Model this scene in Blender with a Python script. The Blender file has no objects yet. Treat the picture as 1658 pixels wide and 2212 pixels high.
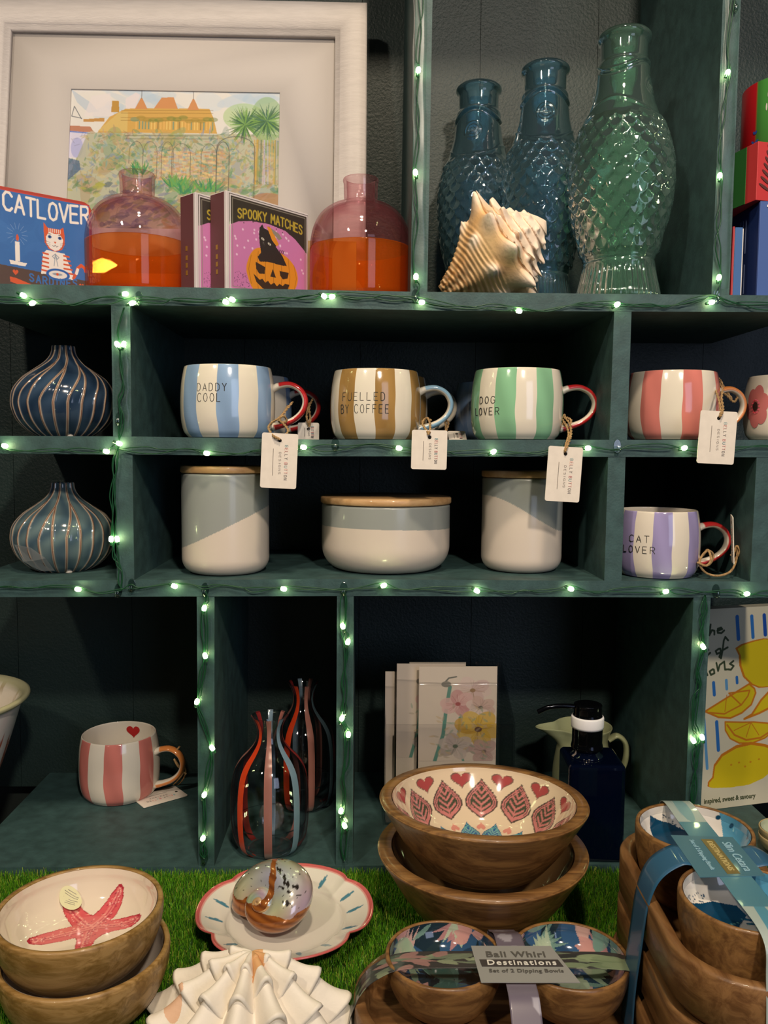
import bpy, math, random
import numpy as np
from mathutils import Vector, Matrix

# ------------------------------------------------------------------ camera, world, lights
SC = bpy.context.scene
COL = SC.collection
PI = math.pi
F, CX, CY = 1800.0, 829.0, 1106.0
EYE = Vector((0, 0, 1.4))
PITCH, YAW, ROLL = 4.4, 1.5, 0.45
cam_d = bpy.data.cameras.new('camera')
cam = bpy.data.objects.new('camera', cam_d)
COL.objects.link(cam)
cam_d.sensor_fit = 'VERTICAL'
cam_d.sensor_height = 36.0
cam_d.lens = 36.0 * F / 2212.0
cam_d.clip_start = 0.02
ROT = (Matrix.Rotation(math.radians(-YAW), 4, 'Z') @ Matrix.Rotation(math.radians(90 - PITCH), 4, 'X')
       @ Matrix.Rotation(math.radians(ROLL), 4, 'Z'))
cam.matrix_world = Matrix.Translation(EYE) @ ROT
SC.camera = cam
SC.view_settings.view_transform = 'Standard'
SC.view_settings.look = 'None'
SC.view_settings.exposure = -0.12
SC.view_settings.gamma = 1.0
SC.view_settings.use_curve_mapping = False

W = bpy.data.worlds.new('world')
SC.world = W
W.use_nodes = True
W.node_tree.nodes['Background'].inputs[0].default_value = (0.55, 0.6, 0.75, 1)
W.node_tree.nodes['Background'].inputs[1].default_value = 0.022


def area_light(name, loc, target, size, energy, color, size_y=None, shape='DISK', spread=180):
    d = bpy.data.lights.new(name, 'AREA')
    d.shape = 'RECTANGLE' if size_y else shape
    d.size = size
    if size_y:
        d.size_y = size_y
    d.energy = energy
    d.color = color
    d.spread = math.radians(spread)
    o = bpy.data.objects.new(name, d)
    COL.objects.link(o)
    o.location = loc
    o.rotation_euler = (Vector(target) - Vector(loc)).to_track_quat('-Z', 'Y').to_euler()
    return o


WARM = (1.0, 0.86, 0.69)
area_light('ceiling_spot_light', (0.45, -1.05, 2.62), (0.1, 1.0, 1.35), 0.13, 29, WARM)
area_light('ceiling_spot_light', (-0.95, -0.75, 2.7), (-0.1, 1.0, 1.3), 0.13, 15, WARM)
area_light('ceiling_spot_light', (0.05, 0.05, 2.75), (0.0, 0.75, 0.95), 0.13, 16, (1.0, 0.82, 0.6))
area_light('window_light', (1.7, -2.6, 1.9), (0.1, 1.0, 1.3), 1.1, 22, (0.66, 0.74, 1.0), size_y=1.9)

# ------------------------------------------------------------------ pixel helpers (real depth is always given)
R3 = ROT.to_3x3()


def ray(px, py):
    return R3 @ Vector(((px - CX) / F, -(py - CY) / F, -1.0))


def at(px, py, Y):
    r = ray(px, py)
    return EYE + r * (Y / r.y)


def on_z(px, py, z):
    r = ray(px, py)
    return EYE + r * ((z - EYE.z) / r.z)


def depth(p):
    return -(R3.transposed() @ (Vector(p) - EYE)).z


def xat(px, Y, z):
    """x of the point at depth Y and height z that shows in column px"""
    x = 0.0
    for _ in range(6):
        v = R3.transposed() @ (Vector((x, Y, z)) - EYE)
        u = CX + F * v.x / -v.z
        x += (px - u) * -v.z / F
    return x


YF, YB = 0.90, 1.17

# ------------------------------------------------------------------ colours and materials


def lin(c):
    if isinstance(c, str):
        c = tuple(int(c[i:i + 2], 16) / 255 for i in (0, 2, 4))
    return tuple(x / 12.92 if x <= 0.04045 else ((x + 0.055) / 1.055) ** 2.4 for x in c)


def mat(name, color, rough=0.5, metal=0.0, coat=0.0, trans=0.0, ior=1.45, noise=0.0, nscale=30.0,
        bump=0.0, bscale=200.0, emit=None, estr=0.0, spec=0.5, sss=0.0, alpha=1.0, stretch=(1, 1, 1)):
    m = bpy.data.materials.new(name)
    m.use_nodes = True
    nt = m.node_tree
    b = nt.nodes['Principled BSDF']
    c = lin(color)
    b.inputs['Base Color'].default_value = (*c, 1)
    b.inputs['Roughness'].default_value = rough
    b.inputs['Metallic'].default_value = metal
    b.inputs['Coat Weight'].default_value = coat
    b.inputs['Coat Roughness'].default_value = 0.06
    b.inputs['Transmission Weight'].default_value = trans
    b.inputs['IOR'].default_value = ior
    b.inputs['Specular IOR Level'].default_value = spec
    b.inputs['Alpha'].default_value = alpha
    if sss:
        b.inputs['Subsurface Weight'].default_value = sss
        b.inputs['Subsurface Radius'].default_value = (0.01, 0.006, 0.004)
    if emit:
        b.inputs['Emission Color'].default_value = (*lin(emit), 1)
        b.inputs['Emission Strength'].default_value = estr
    if noise or bump:
        tc = nt.nodes.new('ShaderNodeTexCoord')
        mp = nt.nodes.new('ShaderNodeMapping')
        mp.inputs['Scale'].default_value = stretch
        nt.links.new(tc.outputs['Object'], mp.inputs['Vector'])
    if noise:
        n = nt.nodes.new('ShaderNodeTexNoise')
        n.inputs['Scale'].default_value = nscale
        n.inputs['Detail'].default_value = 6
        nt.links.new(mp.outputs[0], n.inputs['Vector'])
        r = nt.nodes.new('ShaderNodeValToRGB')
        r.color_ramp.elements[0].position = 0.3
        r.color_ramp.elements[1].position = 0.7
        r.color_ramp.elements[0].color = (*[x * (1 - noise) for x in c], 1)
        r.color_ramp.elements[1].color = (*[min(1, x * (1 + noise)) for x in c], 1)
        nt.links.new(n.outputs[0], r.inputs[0])
        nt.links.new(r.outputs[0], b.inputs['Base Color'])
    if bump:
        n2 = nt.nodes.new('ShaderNodeTexNoise')
        n2.inputs['Scale'].default_value = bscale
        n2.inputs['Detail'].default_value = 3
        nt.links.new(mp.outputs[0], n2.inputs['Vector'])
        bp = nt.nodes.new('ShaderNodeBump')
        bp.inputs['Strength'].default_value = bump
        bp.inputs['Distance'].default_value = 0.002
        nt.links.new(n2.outputs[0], bp.inputs['Height'])
        nt.links.new(bp.outputs[0], b.inputs['Normal'])
    return m


def vcol(name, rough=0.4, coat=0.0, trans=0.0, bump=0.0, bscale=60.0, alpha=1.0, metal=0.0, spec=0.5):
    m = mat(name, (0.8, 0.8, 0.8), rough, coat=coat, trans=trans, bump=bump, bscale=bscale, alpha=alpha, metal=metal, spec=spec)
    nt = m.node_tree
    a = nt.nodes.new('ShaderNodeAttribute')
    a.attribute_name = 'Col'
    nt.links.new(a.outputs['Color'], nt.nodes['Principled BSDF'].inputs['Base Color'])
    return m


def wood(name, c1, c2, rough=0.42, scale=9.0, axis=(1, 9, 9), dark=None, coat=0.15):
    m = mat(name, c1, rough, coat=coat)
    nt = m.node_tree
    b = nt.nodes['Principled BSDF']
    tc = nt.nodes.new('ShaderNodeTexCoord')
    mp = nt.nodes.new('ShaderNodeMapping')
    mp.inputs['Scale'].default_value = axis
    mp.inputs['Rotation'].default_value = (0.15, 0.1, 0.2)
    nt.links.new(tc.outputs['Object'], mp.inputs[0])
    n = nt.nodes.new('ShaderNodeTexNoise')
    n.inputs['Scale'].default_value = scale
    n.inputs['Detail'].default_value = 8
    n.inputs['Roughness'].default_value = 0.65
    n.inputs['Distortion'].default_value = 0.6
    nt.links.new(mp.outputs[0], n.inputs['Vector'])
    r = nt.nodes.new('ShaderNodeValToRGB')
    e = r.color_ramp.elements
    e[0].position, e[1].position = 0.42, 0.6
    e[0].color = (*lin(c2), 1)
    e[1].color = (*lin(c1), 1)
    if dark:
        d = e.new(0.22)
        d.color = (*lin(dark), 1)
    nt.links.new(n.outputs[0], r.inputs[0])
    nt.links.new(r.outputs[0], b.inputs['Base Color'])
    bp = nt.nodes.new('ShaderNodeBump')
    bp.inputs['Strength'].default_value = 0.25
    bp.inputs['Distance'].default_value = 0.001
    nt.links.new(n.outputs[0], bp.inputs['Height'])
    nt.links.new(bp.outputs[0], b.inputs['Normal'])
    return m




def thin_glass(name, tint, edge=None, gloss=0.04, rough=0.02, ior=1.5, edge_pow=0.5, body=0.0):
    """thin walled clear or tinted glass: straight-through tint, denser towards the edges, plus mirror reflection"""
    m = bpy.data.materials.new(name)
    m.use_nodes = True
    nt = m.node_tree
    nt.nodes.remove(nt.nodes['Principled BSDF'])
    out = nt.nodes['Material Output']
    tr = nt.nodes.new('ShaderNodeBsdfTransparent')
    gl = nt.nodes.new('ShaderNodeBsdfGlossy')
    gl.inputs['Roughness'].default_value = rough
    lw = nt.nodes.new('ShaderNodeLayerWeight')
    lw.inputs['Blend'].default_value = edge_pow
    rp = nt.nodes.new('ShaderNodeValToRGB')
    rp.color_ramp.elements[0].color = (*lin(tint), 1)
    rp.color_ramp.elements[1].color = (*lin(edge or tint), 1)
    rp.color_ramp.elements[0].position = 0.25
    nt.links.new(lw.outputs['Facing'], rp.inputs[0])
    nt.links.new(rp.outputs[0], tr.inputs['Color'])
    pw = nt.nodes.new('ShaderNodeMath')
    pw.operation = 'POWER'
    pw.inputs[1].default_value = 4.0
    nt.links.new(lw.outputs['Facing'], pw.inputs[0])
    fr_ = nt.nodes.new('ShaderNodeMath')
    fr_.operation = 'MULTIPLY_ADD'
    fr_.inputs[1].default_value = 0.55
    fr_.inputs[2].default_value = gloss
    nt.links.new(pw.outputs[0], fr_.inputs[0])
    mx = nt.nodes.new('ShaderNodeMixShader')
    nt.links.new(fr_.outputs[0], mx.inputs[0])
    nt.links.new(tr.outputs[0], mx.inputs[1])
    nt.links.new(gl.outputs[0], mx.inputs[2])
    res = mx
    if body:
        df = nt.nodes.new('ShaderNodeBsdfTranslucent')
        d2 = nt.nodes.new('ShaderNodeBsdfDiffuse')
        for d_ in (df, d2):
            nt.links.new(rp.outputs[0], d_.inputs['Color'])
            if isinstance(body, tuple):
                nt.links.remove(d_.inputs['Color'].links[0])
                d_.inputs['Color'].default_value = (*lin(body[1]), 1)
        m2 = nt.nodes.new('ShaderNodeMixShader')
        nt.links.new(df.outputs[0], m2.inputs[1])
        nt.links.new(d2.outputs[0], m2.inputs[2])
        res = nt.nodes.new('ShaderNodeMixShader')
        res.inputs[0].default_value = body[0] if isinstance(body, tuple) else body
        nt.links.new(mx.outputs[0], res.inputs[1])
        nt.links.new(m2.outputs[0], res.inputs[2])
    nt.links.new(res.outputs[0], out.inputs['Surface'])
    return m


# ------------------------------------------------------------------ object helpers


def tagp(o, label=None, cat=None, group=None, kind=None):
    if label:
        o['label'] = label
    if cat:
        o['category'] = cat
    if group:
        o['group'] = group
    if kind:
        o['kind'] = kind
    return o


def thing(name, label, cat, loc=(0, 0, 0), rz=0.0, group=None, rot=None):
    o = bpy.data.objects.new(name, None)
    o.empty_display_size = 0.02
    COL.objects.link(o)
    o.location = loc
    o.rotation_euler = rot if rot else (0, 0, rz)
    return tagp(o, label, cat, group)


def build(name, verts, faces, m, parent=None, smooth=True, cols=None, label=None):
    me = bpy.data.meshes.new(name)
    verts = np.asarray(verts, dtype=np.float32).reshape(-1, 3)
    if isinstance(faces, np.ndarray):
        k = faces.shape[1]
        me.vertices.add(len(verts))
        me.vertices.foreach_set('co', verts.ravel())
        me.loops.add(faces.size)
        me.loops.foreach_set('vertex_index', faces.astype(np.int32).ravel())
        me.polygons.add(len(faces))
        me.polygons.foreach_set('loop_start', np.arange(0, faces.size, k, dtype=np.int32))
        me.polygons.foreach_set('loop_total', np.full(len(faces), k, dtype=np.int32))
        me.update(calc_edges=True)
    else:
        me.from_pydata([tuple(map(float, v)) for v in verts], [], [tuple(f) for f in faces])
        me.update()
    if smooth:
        me.polygons.foreach_set('use_smooth', np.ones(len(me.polygons), dtype=bool))
    if cols is not None:
        a = me.color_attributes.new('Col', 'FLOAT_COLOR', 'POINT')
        c = np.ones((len(verts), 4), dtype=np.float32)
        c[:, :3] = np.asarray(cols).reshape(-1, 3)
        a.data.foreach_set('color', c.ravel())
    me.materials.append(m)
    o = bpy.data.objects.new(name, me)
    COL.objects.link(o)
    if parent is not None:
        o.parent = parent
    if label:
        o['label'] = label
    return o


def copy_thing(o, loc=None, rz=None, label=None, group=None):
    r = o.copy()
    COL.objects.link(r)
    for ch in o.children:
        c = ch.copy()
        COL.objects.link(c)
        c.parent = r
        for g in ch.children:
            d = g.copy()
            COL.objects.link(d)
            d.parent = c
    if loc is not None:
        r.location = loc
    if rz is not None:
        r.rotation_euler = (0, 0, rz)
    if label:
        r['label'] = label
    if group:
        r['group'] = group
    return r


def gfaces(n, m, cu=False, cv=False):
    """quads of an n x m vertex grid; cu closes the first index, cv the second"""
    i = np.arange(n if cu else n - 1)
    j = np.arange(m if cv else m - 1)
    I, J = np.meshgrid(i, j, indexing='ij')
    I2, J2 = (I + 1) % n, (J + 1) % m
    return np.stack([I * m + J, I * m + J2, I2 * m + J2, I2 * m + J], -1).reshape(-1, 4)


def gridobj(name, P, m, parent=None, cu=False, cv=False, cols=None, smooth=True, flip=False, label=None):
    n, k = P.shape[:2]
    f = gfaces(n, k, cu, cv)
    if flip:
        f = f[:, ::-1]
    return build(name, P.reshape(-1, 3), f, m, parent, smooth, None if cols is None else cols.reshape(-1, 3), label)


def prof(pts, n=None):
    """dense Catmull-Rom resampling of a profile [(r, z), ...]"""
    p = np.array(pts, float)
    n = n or 6 * len(p)
    q = np.vstack([2 * p[0] - p[1], p, 2 * p[-1] - p[-2]])
    out = []
    seg = len(p) - 1
    for t in np.linspace(0, seg - 1e-6, n):
        i = int(t)
        u = t - i
        a, b, c, d = q[i:i + 4]
        out.append(0.5 * (2 * b + (c - a) * u + (2 * a - 5 * b + 4 * c - d) * u * u + (3 * b - a - 3 * c + d) * u ** 3))
    o = np.array(out)
    o[:, 0] = np.maximum(o[:, 0], 0)
    return o


def lathe(name, pr, m, parent=None, seg=64, cols=None, ell=1.0, off=(0, 0, 0), smooth=True, label=None):
    """pr (k,2) r,z from the outside round to the inside"""
    pr = np.array(pr, float)
    th = np.linspace(0, 2 * PI, seg, endpoint=False)
    P = np.zeros((seg, len(pr), 3))
    P[:, :, 0] = np.cos(th)[:, None] * pr[None, :, 0] + off[0]
    P[:, :, 1] = np.sin(th)[:, None] * pr[None, :, 0] * ell + off[1]
    P[:, :, 2] = pr[None, :, 1] + off[2]
    if cols is not None:
        cols = cols(th[:, None] + 0 * pr[None, :, 0], pr[None, :, 1] + 0 * th[:, None])
    return gridobj(name, P, m, parent, cu=True, cols=cols, smooth=smooth, label=label)


def box(name, x0, x1, y0, y1, z0, z1, m, parent=None, bevel=0.0, label=None):
    v = [(x, y, z) for x in (x0, x1) for y in (y0, y1) for z in (z0, z1)]
    f = [(0, 1, 3, 2), (4, 6, 7, 5), (0, 4, 5, 1), (2, 3, 7, 6), (0, 2, 6, 4), (1, 5, 7, 3)]
    o = build(name, v, f, m, parent, smooth=False, label=label)
    if bevel:
        bm = o.modifiers.new('bevel', 'BEVEL')
        bm.width = bevel
        bm.segments = 3
    return o


def solid(name, poly, m, parent=None, thick=0.001, axis='y', off=0.0, label=None, bevel=0):
    """extrude a 2D outline; axis y: poly is (x,z) and runs y off..off+thick; axis z: poly is (x,y)"""
    n = len(poly)
    if axis == 'y':
        v = [(p[0], off, p[1]) for p in poly] + [(p[0], off + thick, p[1]) for p in poly]
    else:
        v = [(p[0], p[1], off) for p in poly] + [(p[0], p[1], off + thick) for p in poly]
    f = [tuple(range(n)), tuple(range(2 * n - 1, n - 1, -1))]
    f += [(i, n + i, n + (i + 1) % n, (i + 1) % n) for i in range(n)]
    o = build(name, v, f, m, parent, smooth=False, label=label)
    if bevel:
        bm = o.modifiers.new('bevel', 'BEVEL')
        bm.width = bevel
        bm.segments = 2
    return o


def smooth_path(pts, n=8):
    p = [Vector(q) for q in pts]
    q = [2 * p[0] - p[1]] + p + [2 * p[-1] - p[-2]]
    out = []
    for i in range(1, len(q) - 2):
        a, b, c, d = q[i - 1:i + 3]
        for k in range(n):
            u = k / n
            out.append(0.5 * (2 * b + (c - a) * u + (2 * a - 5 * b + 4 * c - d) * u * u + (3 * b - a - 3 * c + d) * u ** 3))
    out.append(p[-1])
    return out


def sweep(pts, rx, ry=None, k=8, up=None):
    """tube verts/faces along points; rx, ry may be lists; returns V (n,k,3), angles"""
    pts = [Vector(p) for p in pts]
    n = len(pts)
    ry = ry if ry is not None else rx
    V = np.zeros((n, k, 3))
    N = None
    for i, p in enumerate(pts):
        t = (pts[min(i + 1, n - 1)] - pts[max(i - 1, 0)])
        t = t.normalized() if t.length > 1e-9 else Vector((0, 0, 1))
        if up is not None:
            B = Vector(up)
            N = B.cross(t).normalized()
        else:
            if N is None:
                a = Vector((0, 0, 1)) if abs(t.z) < 0.9 else Vector((1, 0, 0))
                N = t.cross(a).normalized()
            N = (N - t * N.dot(t))
            N = N.normalized() if N.length > 1e-6 else t.orthogonal().normalized()
            B = t.cross(N)
        a_ = rx[i] if hasattr(rx, '__len__') else rx
        b_ = ry[i] if hasattr(ry, '__len__') else ry
        for j in range(k):
            th = 2 * PI * j / k
            V[i, j] = p + N * (a_ * math.cos(th)) + B * (b_ * math.sin(th))
    return V


class MB:
    """collects several grids / boxes into ONE mesh"""

    def __init__(self):
        self.v, self.f, self.c, self.n = [], [], [], 0

    def grid(self, P, cu=False, cv=False, col=None, caps=True):
        n, k = P.shape[:2]
        fs = gfaces(n, k, cu, cv) + self.n
        self.f += [tuple(x) for x in fs]
        if caps and cv and not cu:
            self.f.append(tuple(self.n + np.arange(k)))
            self.f.append(tuple(self.n + (n - 1) * k + np.arange(k)[::-1]))
        self.v.append(P.reshape(-1, 3))
        if col is not None:
            self.c.append(np.tile(np.array(col, float), (n * k, 1)) if np.ndim(col) == 1 else np.asarray(col).reshape(-1, 3))
        self.n += n * k
        return self

    def tube(self, pts, r, k=6, col=None, up=None, ry=None):
        return self.grid(sweep(pts, r, ry, k, up), cv=True, col=col)

    def box(self, x0, x1, y0, y1, z0, z1):
        v = np.array([(x, y, z) for x in (x0, x1) for y in (y0, y1) for z in (z0, z1)], float)
        f = [(0, 1, 3, 2), (4, 6, 7, 5), (0, 4, 5, 1), (2, 3, 7, 6), (0, 2, 6, 4), (1, 5, 7, 3)]
        self.f += [tuple(self.n + i for i in q) for q in f]
        self.v.append(v)
        self.n += 8
        return self

    def make(self, name, m, parent=None, smooth=True, label=None):
        return build(name, np.vstack(self.v), self.f, m, parent, smooth,
                     np.vstack(self.c) if self.c else None, label)


# ------------------------------------------------------------------ stroke lettering
G = {
    'A': ['0,0 2,6 4,0', '0.7,2 3.3,2'], 'B': ['0,0 0,6 2.6,6 3.5,5 3.3,3.8 2.4,3.2 0,3.2', '2.4,3.2 3.8,2.4 3.8,1 2.8,0 0,0'],
    'C': ['3.8,5 2.8,6 1.2,6 0,4.6 0,1.4 1.2,0 2.8,0 3.8,1'], 'D': ['0,0 0,6 2,6 3.6,4.6 3.6,1.4 2,0 0,0'],
    'E': ['3.6,6 0,6 0,0 3.6,0', '0,3.1 3,3.1'], 'F': ['3.6,6 0,6 0,0', '0,3.1 3,3.1'],
    'G': ['3.8,5 2.8,6 1.2,6 0,4.6 0,1.4 1.2,0 2.8,0 3.8,1 3.8,2.8 2.2,2.8'], 'H': ['0,0 0,6', '4,0 4,6', '0,3 4,3'],
    'I': ['1,0 1,6'], 'K': ['0,0 0,6', '3.6,6 0,2.8', '1.2,3.8 3.8,0'], 'L': ['0,6 0,0 3.4,0'],
    'M': ['0,0 0.3,6 2.2,2.4 4.1,6 4.4,0'], 'N': ['0,0 0,6 3.8,0 3.8,6'],
    'O': ['2,6 0.6,5.3 0,3 0.6,0.7 2,0 3.4,0.7 4,3 3.4,5.3 2,6'], 'P': ['0,0 0,6 2.8,6 3.7,5 3.7,4 2.8,3 0,3'],
    'R': ['0,0 0,6 2.8,6 3.7,5 3.7,4 2.8,3 0,3', '1.8,3 3.9,0'],
    'S': ['3.6,5.1 2.6,6 1,6 0,5 0.4,3.8 3.2,2.5 3.7,1.2 2.6,0 1,0 0,0.9'], 'T': ['0,6 4,6', '2,6 2,0'],
    'U': ['0,6 0,1.4 1.2,0 2.8,0 4,1.4 4,6'], 'V': ['0,6 2,0 4,6'], 'X': ['0,0 4,6', '0,6 4,0'],
    'Y': ['0,6 2,3.2 4,6', '2,3.2 2,0'], 'W': ['0,6 1.1,0 2.3,4 3.5,0 4.6,6'], '2': ['0,5 1,6 3,6 3.6,4.6 0,0 3.8,0'],
}
GW = {'I': 2.0, 'M': 4.4, 'W': 4.6}


def strokes(txt, spacing=1.6):
    """list of polylines (x, y) with cap height 1; returns (lines, width, index of letter)"""
    x = 0.0
    out = []
    for i, ch in enumerate(txt):
        if ch in G:
            for s in G[ch]:
                out.append((i, [((x + float(a.split(',')[0])) / 6, float(a.split(',')[1]) / 6) for a in s.split()]))
        x += GW.get(ch, 4.0 if ch != ' ' else 2.2) + spacing
    return out, (x - spacing) / 6


def text_mesh(body, size, m, parent=None, name='lettering', extrude=0.0002, rot=(0, 0, 0), loc=(0, 0, 0), shear=0.0,
              xscale=1.0, spacing=1.0, align='CENTER', offset=0.0, label=None):
    c = bpy.data.curves.new(name, 'FONT')
    c.body = body
    c.size = size
    c.align_x = align
    c.align_y = 'CENTER'
    c.extrude = extrude
    c.shear = shear
    c.space_character = spacing
    c.offset = offset
    c.resolution_u = 3
    o = bpy.data.objects.new(name, c)
    COL.objects.link(o)
    me = bpy.data.meshes.new_from_object(o)
    COL.objects.unlink(o)
    bpy.data.objects.remove(o)
    me.name = name
    me.materials.clear()
    me.materials.append(m)
    t = bpy.data.objects.new(name, me)
    COL.objects.link(t)
    t.scale = (xscale, 1, 1)
    t.rotation_euler = rot
    t.location = loc
    if parent is not None:
        t.parent = parent
    return t


# ------------------------------------------------------------------ raster of pigments for printed things
class Canvas:
    def __init__(self, w, h, bg):
        self.w, self.h = w, h
        self.a = np.tile(np.array(lin(bg)), (h, w, 1)).astype(np.float64)

    def _win(self, x0, x1, y0, y1):
        x0, x1 = max(0, int(x0) - 1), min(self.w, int(x1) + 3)
        y0, y1 = max(0, int(y0) - 1), min(self.h, int(y1) + 3)
        if x1 <= x0 or y1 <= y0:
            return None
        Y, X = np.mgrid[y0:y1, x0:x1]
        return x0, x1, y0, y1, X.astype(float), Y.astype(float)

    def _put(self, w, mask, col, al):
        x0, x1, y0, y1 = w[:4]
        mk = (np.clip(mask, 0, 1) * al)[..., None]
        c = np.array(lin(col))
        self.a[y0:y1, x0:x1] = self.a[y0:y1, x0:x1] * (1 - mk) + c * mk

    def poly(self, pts, col, al=1.0):
        p = np.array(pts, float)
        w = self._win(p[:, 0].min(), p[:, 0].max(), p[:, 1].min(), p[:, 1].max())
        if w is None:
            return self
        X, Y = w[4], w[5]
        ins = np.zeros(X.shape, bool)
        for i in range(len(p)):
            (xa, ya), (xb, yb) = p[i], p[(i + 1) % len(p)]
            if ya == yb:
                continue
            c = ((ya > Y) != (yb > Y)) & (X < (xb - xa) * (Y - ya) / (yb - ya) + xa)
            ins ^= c
        self._put(w, ins.astype(float), col, al)
        return self

    def ell(self, cx, cy, rx, ry, col, al=1.0, rot=0.0):
        r = max(rx, ry) + 1
        w = self._win(cx - r, cx + r, cy - r, cy + r)
        if w is None:
            return self
        X, Y = w[4] - cx, w[5] - cy
        c, s = math.cos(rot), math.sin(rot)
        u, v = (X * c + Y * s) / rx, (-X * s + Y * c) / ry
        self._put(w, (1 - np.sqrt(u * u + v * v)) * min(rx, ry) + 0.5, col, al)
        return self

    def line(self, pts, wd, col, al=1.0):
        p = np.array(pts, float)
        h = wd / 2
        w = self._win(p[:, 0].min() - h - 1, p[:, 0].max() + h + 1, p[:, 1].min() - h - 1, p[:, 1].max() + h + 1)
        if w is None:
            return self
        X, Y = w[4], w[5]
        d = np.full(X.shape, 1e9)
        for i in range(len(p) - 1):
            ax, ay = p[i]
            bx, by = p[i + 1]
            L = (bx - ax) ** 2 + (by - ay) ** 2 + 1e-9
            t = np.clip(((X - ax) * (bx - ax) + (Y - ay) * (by - ay)) / L, 0, 1)
            d = np.minimum(d, np.hypot(X - ax - t * (bx - ax), Y - ay - t * (by - ay)))
        self._put(w, h - d + 0.5, col, al)
        return self

    def text(self, s, x, y, h, col, wd, spacing=1.6, width=None, arc=0.0, rot=0.0):
        st, W_ = strokes(s, spacing)
        tw_ = width if width else W_ * h
        for _, pl in st:
            q = []
            for a, b in pl:
                u = a / W_ - 0.5
                q.append((x + u * tw_, y - b * h + arc * (4 * u * u)))
            self.line(q, wd, col)
        return self

    def leaf(self, x, y, L, wd, ang, col, al=1.0):
        c, s = math.cos(ang), math.sin(ang)
        pts = []
        for t in np.linspace(0, 1, 9):
            pts.append((t * L, wd * math.sin(PI * t ** 0.8)))
        for t in np.linspace(1, 0, 9):
            pts.append((t * L, -wd * math.sin(PI * t ** 0.8)))
        return self.poly([(x + a * c - b * s, y + a * s + b * c) for a, b in pts], col, al)

    def heart(self, x, y, s, col, rot=0.0, al=1.0):
        pts = []
        for t in np.linspace(0, 2 * PI, 28, endpoint=False):
            a = 16 * math.sin(t) ** 3 / 17
            b = -(13 * math.cos(t) - 5 * math.cos(2 * t) - 2 * math.cos(3 * t) - math.cos(4 * t)) / 17
            pts.append((x + s * (a * math.cos(rot) - b * math.sin(rot)), y + s * (a * math.sin(rot) + b * math.cos(rot))))
        return self.poly(pts, col, al)

    def sample(self, u, v):
        i = np.clip((v * (self.h - 1)).round().astype(int), 0, self.h - 1)
        j = np.clip((u * (self.w - 1)).round().astype(int), 0, self.w - 1)
        return self.a[i, j]


def sheet(name, cv, fn, m, parent=None, label=None, nu=None, nv=None):
    """printed surface: fn(u, v) -> (x, y, z) arrays, u to the right, v downwards"""
    nu, nv = nu or cv.w, nv or cv.h
    V, U = np.meshgrid(np.linspace(0, 1, nv), np.linspace(0, 1, nu), indexing='ij')
    P = np.stack(fn(U, V), -1)
    return gridobj(name, P, m, parent, cols=cv.sample(U, V), flip=False, label=label)
# ------------------------------------------------------------------ materials used in the shop
M_SHELF = mat('green_painted_board', '365050', 0.55, noise=0.25, nscale=60, bump=0.15, bscale=400)
M_INNER = mat('green_painted_inside', '1e3431', 0.5, noise=0.2, nscale=25, bump=0.1, bscale=250)
M_BACK = mat('green_painted_back', '1f302e', 0.5, noise=0.12, nscale=14, bump=0.35, bscale=320)
M_WIRE = mat('green_cable', '1c5234', 0.35, trans=0.3, spec=0.5)
M_CLEAR = thin_glass('clear_plastic', 'eef6f2', 'b8ccc4', gloss=0.1, rough=0.1)
M_TAPE = thin_glass('clear_tape', 'f4faf6', 'd8e8de', gloss=0.035, rough=0.3)
M_LED = mat('lit_led', 'ffffff', 0.3, emit='f2ffb4', estr=48.0)
M_TEXT = mat('dark_print', '2c2c2a', 0.6)
M_TWINE = mat('jute_twine', 'a8875c', 0.9, noise=0.35, nscale=300, bump=0.6, bscale=900)
M_TAG = mat('white_card', 'e6dccf', 0.8, noise=0.04, nscale=120)

ZT = 1.4 - 0.4665          # bottom of the display: cubby floor and top of the grass mat


def board_from(top, bot, name='shelf', y0=YF, y1=YB, m=M_SHELF, parent=None):
    """front face outlined by points seen on the front plane, then run straight back"""
    pts = [at(px, py, y0) for px, py in top] + [at(px, py, y0) for px, py in reversed(bot)]
    o = solid(name, [(p.x, p.z) for p in pts], m, parent, thick=y1 - y0, axis='y', off=y0)
    return o


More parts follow.
